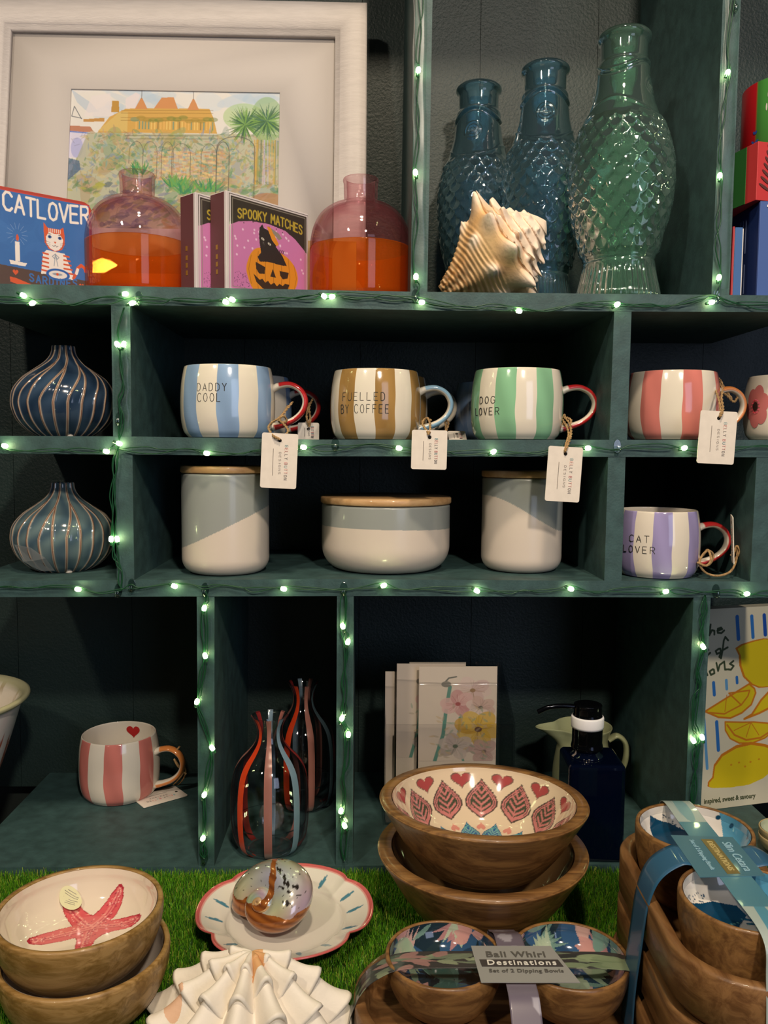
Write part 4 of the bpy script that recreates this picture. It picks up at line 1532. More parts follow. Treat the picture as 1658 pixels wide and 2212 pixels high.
mug('cream mug painted with a rose pink flower, cut by the right edge', 1697, 0.985, 2, 88, 810, None, 0, PNK, flower=-43)
mug('lilac and cream striped mug for a cat lover, red handle, lower right cubby', 1416, 0.949, 3, 88.5, 1104, LIL, 7.4, RED,
    [('CAT', -38, -10, .545, .645), ('LOVER', -48.7, -2, .385, .485)], hrot=0.0)
tm, pmug, Rm, Hm, _ = mug('pink striped mug with a red heart inside, in the big lower left cubby', 259, 1.10, 4, 84, 0, PNK, -9, ORG, heart=True, tops=0.083, hrot=-0.12)
# mugs standing behind
mug('half hidden pale blue mug with red handle behind the leftmost striped mug', 545, 1.085, 2, 84, 812, BLU, 20, RED, hrot=-0.05)
mug('half hidden white handled mug behind the brown striped mug', 838, 1.085, 2, 84, 812, BRN, 8, CREAM, hrot=-0.15, hsize=1.0)
mug('half hidden dusky blue mug behind the green striped mug', 1062, 1.085, 2, 84, 826, '6c86ad', 0, BLU, base='7f94b4', hrot=0.2)

# ------------------------------------------------------------------ swing tags
TAGT = mat('tag_grey_print', '8b8480', 0.7)
TCOL = [mat('tag_print_%s' % n, c, 0.7) for n, c in (('teal', '8fb4b8'), ('pink', 'd8968e'), ('grey', '7d7672'), ('red', 'cf7f80'))]


def tag_card(t, w, h, back=False):
    poly = rrect(-w / 2, w / 2, -h, 0, 0.0022, 4)
    solid('card', poly, M_TAG, t, 0.0009, off=0)
    solid('eyelet', [(0.0019 * math.cos(a), -0.0075 + 0.0019 * math.sin(a)) for a in np.linspace(0, 2 * PI, 16, endpoint=False)], mat('dark_hole', '15120f', 0.9), t, 0.0003, off=-0.0003)
    ms = [MB() for _ in range(4)]
    mg = MB()
    seq = [0, 1, 1, 2, 2, 0, 3, 0, 1, 1, 2, 2]

    def put(txt, xc, cap, length, off_y, which):
        st, w_ = strokes(txt, 2.6)
        for i, pl in st:
            pts = [Vector((xc + cap * (y - 0.5), -0.00035, off_y - x / w_ * length)) for x, y in pl]
            (ms[seq[i % 12]] if which else mg).tube(pts, 0.00019 if which else 0.00013, 4)
    put('BELLY BUTTON', w * 0.19, 0.0032, h * 0.63, -h * 0.21, True)
    put('DESIGNS', w * 0.02, 0.0022, h * 0.40, -h * 0.34, False)
    mg.tube([(-w * .17, -0.0003, -h * .28), (-w * .17, -0.0003, -h * .77)], 0.00028, 4)
    for k in range(4):
        if ms[k].n:
            ms[k].make('lettering', TCOL[k], t, smooth=False)
    mg.make('small_print', TAGT, t, smooth=False)


def swing_tag(label, pxc, pytop, Y, wpx, hpx, tilt, twine_to, rot=None, loops=1):
    p = at(pxc, pytop, Y)
    d = depth(p)
    w, h = wpx * d / F, hpx * d / F
    t = thing('swing_tag', label, 'tag', p, rot=rot if rot else (0, math.radians(tilt), 0), group='white card swing tags tied to the mugs with twine')
    tag_card(t, w, h)
    bpy.context.view_layer.update()
    inv = t.matrix_basis.inverted()
    tw = MB()
    rgt = random.Random(int(pxc))
    for path in twine_to:
        pts = [inv @ at(a, b, c) for a, b, c in path]
        sp = smooth_path(pts, 8)
        for ph in (0, PI):
            q = []
            for i, v in enumerate(sp):
                tt = (sp[min(i + 1, len(sp) - 1)] - sp[max(0, i - 1)]).normalized()
                n1 = tt.orthogonal().normalized()
                n2 = tt.cross(n1)
                a = i * 1.3 + ph
                q.append(v + (n1 * math.cos(a) + n2 * math.sin(a)) * 0.00075)
            tw.tube(q, 0.00085, 6)
    tw.make('twine', M_TWINE, t)
    return t


YT = 0.884
swing_tag('white tag hanging in front of the left tall jar, tied to the blue striped mug', 605, 936, YT, 78, 119, 2.5,
          [[(604.5, 949, YT - .003), (590, 941, YT - .001), (580, 925, 0.90), (586, 914, 0.93), (600, 905, 0.955), (612, 893, 0.965), (622, 876, 0.968)],
           [(604.5, 949, YT + .002), (622, 931, 0.893), (612, 915, 0.92), (604, 905, 0.95), (616, 888, 0.962), (632, 868, 0.968)],
           [(600, 906, 0.945), (612, 899, 0.95), (619, 909, 0.955), (607, 914, 0.95), (600, 906, 0.945)]])
swing_tag('white tag hanging above the round lidded pot, tied to the brown striped mug', 928, 929, YT, 77, 85, 1.0,
          [[(926, 938, YT - .003), (920, 928, 0.89), (913, 916, 0.93), (918, 905, 0.955), (930, 908, 0.965)],
           [(926, 938, YT - .003), (929, 926, 0.892), (928, 912, 0.93), (922, 903, 0.955), (910, 912, 0.96)]])
swing_tag('pinkish white tag hanging over the right tall jar, tied to the green striped mug', 1222, 965, YT, 75, 119, 3.0,
          [[(1220, 976, YT - .003), (1222, 960, 0.888), (1228, 938, 0.90), (1222, 918, 0.93), (1212, 902, 0.955), (1220, 896, 0.965)],
           [(1220, 976, YT - .003), (1228, 955, 0.887), (1233, 935, 0.90), (1230, 915, 0.935), (1216, 899, 0.96)],
           [(1214, 915, 0.94), (1226, 922, 0.945), (1233, 908, 0.95), (1218, 900, 0.955)]])
swing_tag('white tag hanging in front of the coral striped mug at the right', 1553, 888, YT, 81, 114, 2.5,
          [[(1555, 901, YT - .003), (1556, 885, 0.888), (1552, 862, 0.91), (1545, 838, 0.945), (1552, 818, 0.97), (1562, 835, 0.975), (1580, 862, 0.972)],
           [(1555, 901, YT - .003), (1561, 884, 0.888), (1558, 860, 0.92), (1560, 838, 0.95), (1548, 824, 0.972)],
           [(1540, 850, 0.955), (1548, 868, 0.955), (1552, 848, 0.955), (1544, 830, 0.965), (1554, 822, 0.975)],
           [(1548, 845, 0.96), (1566, 852, 0.965), (1584, 868, 0.968), (1592, 858, 0.968)]])
# tags in the back row
swing_tag('plain kraft looking tag standing behind the blue striped mug beside its red handle', 666, 913, 1.0, 46, 39, 0.5, [[(668, 922, 0.998), (670, 905, 0.999), (668, 880, 1.03), (675, 862, 1.06)], [(668, 922, 0.998), (662, 900, 1.0), (668, 872, 1.05)]])
swing_tag('small tag lying on the shelf behind the brown striped mug', 985, 931, 1.01, 38, 42, 0, [[(962, 935, 1.009), (962, 915, 1.02), (955, 900, 1.05)], [(962, 935, 1.009), (968, 912, 1.02), (950, 905, 1.05)]], rot=(math.radians(-60), 0, 0))
# tag lying on the cubby floor by the heart mug
pg = on_z(338, 1722, ZT + 0.0016)
t = thing('swing_tag', 'white tag lying flat on the cubby floor at the foot of the pink heart mug', 'tag', (pg.x + 0.028, pg.y + 0.022, ZT + 0.0016), rot=(-PI / 2, 0, math.radians(-52)), group='white card swing tags tied to the mugs with twine')
tag_card(t, 0.040, 0.062)
bpy.context.view_layer.update()
inv = t.matrix_basis.inverted()
tw = MB()
for path in ([(367, 1701, 1.135), (390, 1690, 1.12), (401, 1665, 1.10), (390, 1640, 1.095), (378, 1628, 1.09), (388, 1612, 1.09)], [(367, 1701, 1.135), (380, 1690, 1.12), (396, 1668, 1.10), (384, 1655, 1.085), (376, 1640, 1.085), (390, 1660, 1.09), (402, 1672, 1.09)]):
    tw.tube(smooth_path([inv @ at(a, b, c) for a, b, c in path], 8), 0.0012, 6)
tw.make('twine', M_TWINE, t)
# tag standing on edge by the lilac mug
pe = at(1579, 1114, 0.918)
t = thing('swing_tag', 'white tag seen edge on, standing beside the lilac striped mug', 'tag', pe, rot=(0.06, math.radians(2), math.radians(-110)), group='white card swing tags tied to the mugs with twine')
tag_card(t, 0.034, 0.053)
bpy.context.view_layer.update()
inv = t.matrix_basis.inverted()
tw = MB()
for path in ([(1578, 1200, 0.940), (1592, 1185, 0.935), (1588, 1215, 0.930), (1575, 1236, 0.920), (1548, 1244, 0.915), (1522, 1236, 0.915), (1510, 1215, 0.915), (1520, 1195, 0.920), (1532, 1190, 0.925), (1540, 1202, 0.930), (1530, 1220, 0.925), (1512, 1222, 0.920)],
             [(1582, 1215, 0.935), (1597, 1192, 0.930), (1590, 1180, 0.935), (1583, 1200, 0.935)],
             [(1505, 1215, 0.915), (1525, 1222, 0.910), (1535, 1208, 0.915), (1528, 1188, 0.923), (1518, 1200, 0.930)]):
    tw.tube(smooth_path([inv @ at(a, b, c) for a, b, c in path], 8), 0.0014, 6)
tw.make('twine', M_TWINE, t)

# ------------------------------------------------------------------ storage jars with bamboo lids
M_JW = mat('jar_cream_glaze', 'd6c8ba', 0.3, coat=0.25)
M_BAMB = wood('bamboo_lid', 'c9a173', 'b48a5c', 0.45, 6, (1, 14, 14))


def jar(label, px, Y, Rpx, top, kind, cut, name='storage_jar'):
    p = spot(3, px, Y)
    R = Rpx * depth(p) / F
    H = at(px, top, Y - R * 0.9).z - p.z
    t = thing(name, label, 'jar', p)
    lt = 0.0085
    Hb = H - lt
    rad = 0.30 if kind == 'tall' else 0.36
    e = R * rad * (1.0 if kind == 'tall' else .9)
    pts = [(0.0005, 0.0), (R - e * 1.15, 0.0)]
    for a in np.linspace(0.1, PI / 2, 14):
        pts.append((R - e + e * math.sin(a), e * 1.15 * (1 - math.cos(a))))
    for z in np.linspace(e * 1.3, Hb - 0.002, 90):
        pts.append((R, z))
    pts += [(R - 0.0006, Hb - .0003), (R - .002, Hb), (R - 0.004, Hb - 0.0005), (R - .0045, Hb - .004), (R - .0045, e), (R * .6, .004), (0.0005, .004)]
    pr_ = np.array(pts)
    blue = np.array(lin('989c98'))
    cream = np.array(lin('d8cabc'))

    def colf(th, z):
        f = cut(th - math.atan2(-p.x, p.y), z / H)
        return np.where(f[..., None], blue, cream)
    lathe('body', pr_, vcol('two_tone_glaze', 0.28, coat=0.3), t, seg=360, cols=colf)
    Rl = R * 1.02
    lathe('lid', [(0.0005, Hb - 0.006), (R - .006, Hb - 0.006), (R - .005, Hb + 0.0006), (Rl - .001, Hb + .0008), (Rl, Hb + .002), (Rl, H - .001), (Rl - .001, H), (0.0005, H)], M_BAMB, t, seg=96, smooth=False)
    return t


jar('tall lidded storage jar on the left, grey top cut diagonally over a cream base', 488, 0.962, 92.5, 1008, 'tall',
    lambda th, z: z > 0.43 + 0.20 * np.cos(th + 0.1))
jar('wide low round lidded pot in the middle of the jar shelf, grey band over cream', 832, 0.99, 137, 1079, 'low',
    lambda th, z: z > 0.585 - 0.03 * np.cos(th - 1.0), 'round_pot')
jar('tall lidded storage jar on the right, grey curve sweeping over a cream base', 1124, 0.985, 85.5, 1018, 'tall',
    lambda th, z: z > 0.75 - 0.34 * np.clip((np.cos(th + 0.25) + 0.55) / 1.55, 0, 1) ** 1.6 * (np.sin(th) < 0.6))
# ------------------------------------------------------------------ white bowl cut by the left edge
M_PATT = vcol('patterned_enamel', 0.25, coat=0.4)
wb = thing('serving_bowl', 'deep white bowl with pale rim and rust red pattern, cut by the left edge', 'bowl', spot(4, -150, 0.985))
Rb = 0.112
Hb_ = at(0, 1507, 0.985).z - wb.location.z
out = prof([(0.42, 0.0), (0.43, 0.02), (0.40, 0.07), (0.40, 0.09), (0.52, 0.16), (0.66, 0.36), (0.78, 0.58), (0.90, 0.84), (0.94, 0.93)], 50)
rim = [(1.0, 0.955), (1.025, 0.975), (1.02, 0.992), (0.99, 1.0), (0.92, 0.975)]
ins = prof([(0.88, 0.93), (0.74, 0.58), (0.60, 0.34), (0.4, 0.2), (0.0, 0.18)], 24)
pr_ = np.vstack([[[0, 0.01]], out, rim, ins]) * np.array([Rb, Hb_])
cvb = Canvas(420, 90, 'd8d2d2')
for k in range(28):
    x_ = k * 15 + 4
    cvb.leaf(x_, 78, 60, 5, -PI / 2 + rg.uniform(-.5, .5), rg.choice(['b5603c', 'c0684a', 'a8543c']))
    cvb.ell(x_ + 7, 38 + 14 * (k % 2), 6, 9, 'c06a48', rot=.5)
    cvb.ell(x_ + 7, 38 + 14 * (k % 2), 2.5, 5, 'd8d2d2', rot=.5)


def wcol(th, z):
    v = 1 - z / Hb_
    c = cvb.sample((th / (2 * PI)) % 1, np.clip(v, 0, 1))
    idx = np.arange(pr_.shape[0])[None, :] * np.ones_like(th)
    c = np.where((idx > 50)[..., None] & (idx <= 55)[..., None], np.array(lin('b9b48e')), c)
    inner = np.where((np.sin(th * 13 + z * 90) > 0.86)[..., None], np.array(lin('b9a98a')), np.array(lin('e0d6c6')))
    c = np.where((idx > 55)[..., None], inner, c)
    return c


lathe('bowl_body', pr_, M_PATT, wb, seg=260, cols=wcol)

# ------------------------------------------------------------------ striped glass bottles
M_CG = thin_glass('clear_glass', 'fcfcfd', 'd4d0d8', ior=1.45)
STR = [mat('stripe_' + n, c, 0.25, trans=0.35, ior=1.3) for n, c in (('red', 'd8431c'), ('dusty_pink', 'b0776c'), ('pale_blue', '7f9aac'), ('wine', '9a3030'))]


def striped(label, px, Y, rimpy, Rpx, rz):
    p = spot(4, px, Y)
    R = Rpx * depth(p + Vector((0, 0, .07))) / F
    H = at(px, rimpy, Y).z - p.z
    t = thing('striped_bottle', label, 'bottle', p, rz=rz, group='clear glass bottles with coloured stripes')
    o = prof([(0.05, 0.012), (0.35, 0.010), (0.62, 0.0), (0.80, 0.03), (0.92, 0.09), (0.985, 0.2), (1.0, 0.34), (0.98, 0.48), (0.90, 0.60), (0.74, 0.68), (0.54, 0.74), (0.38, 0.80), (0.315, 0.86), (0.33, 0.92), (0.42, 0.98), (0.47, 1.0)], 110)
    i = o[::-1].copy()
    i[:, 0] = np.maximum(i[:, 0] * R - 0.0022, 0.0004) / R
    i[:, 1] = np.clip(i[:, 1] + 0.0022 / H * np.where(i[:, 1] < .2, 1.6, 0), 0, 1.0)
    i = i[1:]
    pr_ = np.vstack([[[0.0004, 0.013]], o, i]) * np.array([R, H])
    lathe('glass_body', pr_, M_CG, t, seg=96)
    for k in range(8):
        a = -PI / 2 + k * PI / 4
        half = 0.10
        us = np.linspace(-half, half, 7)
        oo = o[12:]
        P = np.zeros((7, len(oo), 3))
        for ii, u in enumerate(us):
            w = u * (1.0 + 0.9 * (1 - oo[:, 0]))
            rr = oo[:, 0] * R + 0.0004
            P[ii, :, 0] = rr * np.cos(a + w)
            P[ii, :, 1] = rr * np.sin(a + w)
            P[ii, :, 2] = oo[:, 1] * H
        gridobj('stripe', P, STR[[1, 2, 3, 1, 2, 3, 1, 0][k]], t, label=['dusty pink stripe', 'pale blue stripe', 'wine red stripe', 'dusty pink stripe', 'pale blue stripe', 'wine red stripe', 'dusty pink stripe', 'orange red stripe'][k])
    return t


striped('clear glass bottle with orange, pink and blue stripes, the front one behind the plate', 583, 0.945, 1545, 83, 0.06)
striped('clear glass bottle with coloured stripes, the back one in shadow', 655, 1.065, 1474, 69, 0.32)

# ------------------------------------------------------------------ greeting cards in an acrylic holder
M_ACR = thin_glass('clear_acrylic', 'fbfbfc', 'd8dadf', ior=1.5, rough=0.03)
ph = spot(4, 968, 1.0)
wh = 283 * depth(ph) / F
hf = at(968, 1566, ph.y).z - ph.z
hold = thing('card_holder', 'clear acrylic holder filled with floral greeting cards', 'card holder', ph)
hw = wh / 2 - 0.003
D2 = 0.11
for nm, x0, x1, y0, y1, z1 in (('front_panel', -hw, hw, 0, 0.0025, hf), ('back_panel', -hw, hw, D2, D2 + .0025, hf + 0.05)):
    box(nm, x0, x1, y0, y1, 0, z1, M_ACR, hold, bevel=0.0004)
for s in (-1, 1):
    xs = s * (hw + 0.0002)
    build('side_panel', [(xs, 0, 0), (xs, D2 + .0025, 0), (xs, D2 + .0025, hf + .05), (xs, 0, hf), (xs + s * .0025, 0, 0), (xs + s * .0025, D2 + .0025, 0), (xs + s * .0025, D2 + .0025, hf + .05), (xs + s * .0025, 0, hf)],
          [(0, 1, 2, 3), (7, 6, 5, 4), (0, 4, 5, 1), (1, 5, 6, 2), (2, 6, 7, 3), (3, 7, 4, 0)], M_ACR, hold, False)
box('base', -hw, hw, 0.0026, D2, 0, 0.0025, M_ACR, hold)
M_CARD = mat('cream_card', 'd9cbb8', 0.6)
M_FILM = thin_glass('cellophane', 'ffffff', ior=1.4, rough=0.12)


def floral(seed, warm=True):
    c = Canvas(190, 280, 'd6c6b4')
    r_ = random.Random(seed)
    c.line([(75, 60), (66, 130), (60, 200), (40, 280)], 9, '5f8f80')
    c.line([(100, 150), (96, 220), (110, 280)], 6, '6f9a86')
    c.line([(60, 50), (72, 34), (90, 30)], 4, '6a6a60')
    c.ell(66, 52, 12, 9, '8a8478')

    def fl(x, y, s, cols, cen):
        for k in range(6):
            a = k * PI / 3 + r_.uniform(0, .5)
            c.ell(x + s * .55 * math.cos(a), y + s * .5 * math.sin(a), s * .55, s * .42, r_.choice(cols), 0.85, a)
        for k in range(26):
            a = r_.uniform(0, 2 * PI)
            c.line([(x, y), (x + s * .7 * math.cos(a), y + s * .7 * math.sin(a))], 1, cen, 0.35)
        c.ell(x, y, s * .16, s * .14, cen)
    fl(130, 70, 42, ['d8c0b4', 'cdb0a8', 'e0ccc0'], '9a7a58')
    fl(95, 110, 40, ['cfa09a', 'd8b0a8', 'c99490'], 'a85a58')
    fl(150, 120, 34, ['dcc6b8', 'c9a89a'], '6f6458')
    fl(145, 185, 56, ['d0a83c', 'c89a34', 'd8b454'], '6a4a3a')
    fl(90, 235, 40, ['b9a8a0', 'a89a90', 'c4b4a8'], '5f6a58')
    fl(160, 250, 36, ['c9b0a4', 'b99a90'], '7a6a5f')
    for _ in range(60):
        c.leaf(r_.uniform(40, 180), r_.uniform(120, 280), 18, 3, r_.uniform(0, 6), r_.choice(['7f9a80', 'a89a80', 'c4a87a']), .5)
    return c


def card(label, xpl, xpr, py, Y, seed, prn=True, tilt=0.0):
    a, b = at(xpl, py, Y), at(xpr, py, Y)
    z0 = ph.z + 0.003
    w, h = b.x - a.x, (a.z + b.z) / 2 - z0
    t = thing('greeting_card', label, 'greeting card', (a.x, Y, z0), group='floral greeting cards in the acrylic holder')
    box('card_stock', 0, w, 0.0006, 0.0016, 0, h, M_CARD, t)
    if prn:
        c = floral(seed)
        sheet('floral_print', c, lambda U, V: (U * w, 0.0004 + 0 * U, h - V * h * 0.62), M_PAPER, t)
    n = 30
    U, V = np.meshgrid(np.linspace(-.02, 1.02, n), np.linspace(0, 0.9, n), indexing='ij')
    P = np.stack([U * w, -0.0012 - 0.0009 * np.sin(U * 9 + V * 14 + seed) * np.sin(V * 6), V * h], -1)
    f = gridobj('cellophane_sleeve', P, M_FILM, t)
    sm = f.modifiers.new('s', 'SOLIDIFY')
    sm.thickness = 0.0002
    return t


card('floral greeting card with a yellow bloom at the front of the acrylic holder', 905, 1074, 1440, 1.012, 1)
card('cream greeting card just behind the floral one, shifted left', 857, 1004, 1434, 1.024, 2)
card('cream greeting card at the left end of the acrylic holder', 832, 960, 1451, 1.036, 3)
card('cream greeting card at the very back, only its top edge showing', 884, 1006, 1431, 1.060, 4, False)

# ------------------------------------------------------------------ jug and soap dispenser
M_JUG = mat('pale_green_ceramic', 'a9ad84', 0.3, coat=0.3)
pj = spot(4, 1255, 1.085)
jg = thing('ceramic_jug', 'pale green ceramic jug standing behind the blue soap bottle', 'jug', pj)
Hj = at(1200, 1568, 1.085).z - pj.z
Rj = 62 * depth(pj) / F
seg, pp = 120, prof([(0.75, 0.0), (0.9, 0.05), (1.0, 0.2), (1.0, 0.4), (0.92, 0.62), (0.84, 0.8), (0.9, 0.92), (0.98, 1.0), (0.93, 1.0), (0.84, 0.9), (0.78, 0.78), (0.86, 0.6), (0.93, 0.35), (0.8, 0.08), (0.0, 0.06)], 90)
th = np.linspace(0, 2 * PI, seg, endpoint=False)
TH, T = np.meshgrid(th, pp[:, 1], indexing='ij')
RR = np.tile(pp[:, 0], (seg, 1)) * Rj
d = (TH - PI + PI) % (2 * PI) - PI
d = (TH - PI * 1.03 + PI) % (2 * PI) - PI
lip = np.exp(-(d / 0.30) ** 2) * np.clip((T - 0.72) / 0.28, 0, 1) ** 1.4
RR = RR + lip * Rj * 0.72
Pj = np.stack([RR * np.cos(TH), RR * np.sin(TH), T * Hj - 0.0 * lip], -1)
gridobj('jug_body', Pj, M_JUG, jg, cu=True)
hp = smooth_path([(Rj * .88, 0, Hj * .80), (Rj * 1.2, 0, Hj * .86), (Rj * 1.5, 0, Hj * .74), (Rj * 1.5, 0, Hj * .5), (Rj * 1.25, 0, Hj * .30), (Rj * .97, 0, Hj * .2)], 8)
gridobj('handle', sweep(hp, 0.0035, 0.007, 12, up=(0, 1, 0)), M_JUG, jg, cv=True)

M_COB = mat('cobalt_glass', '030a20', 0.05, trans=0.35, ior=1.45, spec=0.9)
M_BLKP = mat('black_chrome', '1a1c22', 0.12, metal=0.85)
M_PWH = mat('white_collar', 'e4e2e4', 0.5)
ps = spot(4, 1272, 0.935)
ws = 118 * depth(ps) / F / 2
Hs = at(1272, 1632, 0.935).z - ps.z
sd = thing('soap_dispenser', 'dark blue glass soap dispenser with black pump and white collar', 'soap dispenser', ps, rz=-0.05)
ob = box('bottle_glass', -ws, ws, -ws, ws, 0, Hs, M_COB, sd, bevel=0.005)
zt = Hs
dd = depth(ps) / F


def zr(py):
    return at(1258, py, 0.935).z - ps.z


x0 = -0.006
lathe('neck', [(0.0005, zt), (0.019, zt), (0.0185, zt + .002), (0.015, zt + .004), (0.0145, zr(1616)), (0.0005, zr(1616))], M_COB, sd, seg=48, off=(x0, 0, 0))
lathe('pump_cap', prof([(0.0005, zr(1616)), (0.017, zr(1616) + .0003), (0.0172, zr(1600)), (0.0172, zr(1572)), (0.016, zr(1570)), (0.0005, zr(1570))], 60), M_BLKP, sd, seg=48, off=(x0, 0, 0))
lathe('collar', [(0.008, zr(1571)), (0.0182, zr(1570.5)), (0.0186, zr(1566)), (0.0186, zr(1549)), (0.018, zr(1546)), (0.008, zr(1546))], M_PWH, sd, seg=48, off=(x0, 0, 0))
lathe('pump_head', prof([(0.0005, zr(1547)), (0.0155, zr(1546.5)), (0.016, zr(1540)), (0.016, zr(1526)), (0.0145, zr(1520)), (0.0005, zr(1519))], 50), M_BLKP, sd, seg=48, off=(x0, 0, 0))
zn = zr(1527)
gridobj('nozzle', sweep(smooth_path([(x0 - .01, 0, zn), (x0 - .028, -.001, zn + .001), (x0 - .045, -.002, zn - .0005), (x0 - .058, -.003, zn - .006)], 6), 0.0028, 0.0028, 12), M_BLKP, sd, cv=True)

# ------------------------------------------------------------------ lemon cookbook
YL = 1.03
pbl = on_z(1513, 1752, ZT)
pl0 = Vector((xat(1513, pbl.y, ZT), pbl.y, ZT))
rzb = math.radians(14)
Hk = 0.262
Wk = 0.185
bk = thing('cookbook', 'pale cookbook with yellow lemons and blue dashes standing in the lower right cubby', 'book', (pl0.x, pl0.y, ZT + .0004), rot=(math.radians(-3.0), 0, rzb))
cvk = Canvas(440, 620, 'd3cdb4')
# photo: left 1513..1533 -> u 0 ; 145 px wide to the frame edge covers u 0..~0.8
SX = 440 / (Wk / 0.00060)


def K(x, y):
    """zoomed crop units (728 x 2212 over 158 x 480 px) to canvas"""
    px, py = 1500 + x / 4.608, 1300 + y / 4.608
    u = (px - (1533 - (py - 1318) * 0.046)) / 182.0
    v = (py - 1318 + (px - 1533) * 0.02 * (1 if py < 1500 else -4.2)) / 434.0
    return u * 440, v * 620


def KP(pts):
    return [K(*p) for p in pts]


YE, OR2, BLs, BL2 = 'd6c01e', 'c87a1e', '2f6fb8', '5f9ac8'
for (x, y0, y1, w, c) in ((390, 170, 390, 13, BLs), (492, 170, 380, 12, BLs), (580, 165, 360, 13, '1f4fa8'), (668, 170, 410, 12, BLs), (200, 815, 940, 11, BLs), (288, 800, 885, 10, BL2), (362, 775, 830, 10, BLs), (120, 860, 1000, 9, BL2),
                          (120, 1170, 1660, 10, BL2), (204, 1215, 1495, 12, BLs), (666, 1140, 1500, 12, BL2), (666, 1700, 1850, 12, BL2), (760, 170, 400, 12, BLs), (760, 1140, 1500, 12, BLs), (850, 300, 600, 12, BL2)):
    cvk.line(KP([(x, y0), (x, y1)]), w, c)
big = [(380, 490), (420, 455), (500, 425), (570, 408), (640, 420), (700, 470), (760, 520), (780, 640), (750, 780), (700, 860), (620, 885), (520, 885), (470, 850), (420, 770), (400, 660), (400, 560)]
cvk.poly(KP([(520 + (x - 580) * 1.06 + 55, 650 + (y - 650) * 1.05) for x, y in big]), OR2)
cvk.poly(KP(big), YE)
sl = [(130, 1092), (445, 850), (480, 900), (485, 980), (450, 1090), (380, 1160), (300, 1195), (220, 1170)]
cvk.poly(KP(sl), YE)
cvk.line(KP(sl + [sl[0]]), 6, OR2)
cvk.line(KP([(160, 1110), (260, 1145), (380, 1080), (430, 1000), (445, 945), (300, 945), (380, 1080)]), 5, OR2)
cvk.line(KP([(285, 960), (265, 1120)]), 3, OR2)
lf = [(395, 1225), (450, 1190), (520, 1060), (600, 960), (700, 915), (790, 920), (740, 960), (690, 1040), (600, 1140), (500, 1190)]
cvk.poly(KP(lf), YE)
cvk.line(KP(lf + [lf[0]]), 7, OR2)
s2 = [(262, 1225), (380, 1255), (460, 1270), (560, 1305), (632, 1318), (600, 1390), (530, 1450), (440, 1480), (350, 1460), (290, 1400), (260, 1310)]
cvk.poly(KP(s2), YE)
cvk.line(KP(s2 + [s2[0]]), 5, OR2)
cvk.line(KP([(275, 1260), (320, 1370), (400, 1440), (500, 1440), (590, 1380)]), 6, OR2)
for q_ in ((320, 1325), (400, 1410), (490, 1410)):
    cvk.line(KP([(440, 1270), q_]), 3, OR2)
l3 = [(125, 1840), (130, 1800), (160, 1760), (175, 1650), (230, 1560), (330, 1500), (430, 1490), (520, 1530), (590, 1580), (690, 1585), (640, 1680), (580, 1780), (500, 1850), (400, 1890), (270, 1885), (150, 1860)]
cvk.poly(KP([(400 + (x - 400) * 1.04, 1690 + (y - 1700) * 1.07) for x, y in l3]), OR2)
cvk.poly(KP([(x, y + 6) for x, y in l3]), YE)
for x_, y_ in ((285, 1665), (380, 1705), (340, 1655), (420, 1668), (480, 1655)):
    cvk.ell(*K(x_, y_), 4, 3, OR2, 0.8)
# brush lettering, the visible part of the title
INK = '3c4a34'
for pl_ in ([(172, 215), (160, 290), (158, 350), (172, 345)], [(140, 262), (200, 256)], [(205, 235), (192, 340), (212, 290), (228, 300), (226, 335)], [(248, 300), (282, 285), (275, 270), (252, 280), (250, 320), (275, 325), (295, 300)],
            [(145, 500), (180, 485), (172, 468), (150, 480), (148, 520), (170, 540), (190, 515)], [(250, 480), (228, 500), (235, 530), (262, 515), (262, 480), (250, 480)], [(318, 400), (300, 365), (288, 400), (275, 500), (262, 575), (250, 560), (270, 500), (312, 470)],
            [(120, 740), (130, 690), (142, 735), (152, 690), (162, 735)], [(200, 680), (178, 700), (186, 735), (210, 720), (208, 685), (200, 680)], [(228, 620), (236, 700), (250, 640), (282, 610), (284, 690), (298, 690)], [(345, 610), (320, 635), (345, 660), (325, 695), (306, 690)]):
    cvk.line(KP(pl_), 6.5, INK)
cvk.line(KP([(700, 1650), (715, 1720), (735, 1700), (730, 1640)]), 4, INK)
g_ = sheet('cover_print', cvk, lambda U, V: (U * Wk, -0.0004 + 0 * U, Hk - V * Hk), M_PRINT, bk)
box('cover', 0, Wk, 0, 0.022, 0, Hk, mat('cream_cover', 'cfc9b2', 0.5), bk, bevel=0.0008)
text_mesh('inspired, sweet & savoury', 0.0088, xscale=0.86, m=mat('green_print', '4a5236', 0.6), parent=bk, rot=(PI / 2, 0, 0), loc=(0.0435, -0.0006, 0.0115), offset=0.00018)
# ------------------------------------------------------------------ wooden bowls on the grass
GT = ZT + 0.0005           # things rest in the pile of the grass
M_MANGO = wood('mango_wood', 'a5824f', '80602f', 0.42, 14, (1.2, 9, 9), dark='6a4a28')
M_MANGO2 = wood('mango_wood_dark', '8f683c', '6b4a2a', 0.38, 12, (1.2, 9, 9), dark='4a3018')
M_ACAC = wood('acacia_tray', '85603a', '654426', 0.42, 10, (1.2, 9, 9), dark='45301a')
M_ENAM = vcol('enamel_inlay', 0.08, coat=0.8)


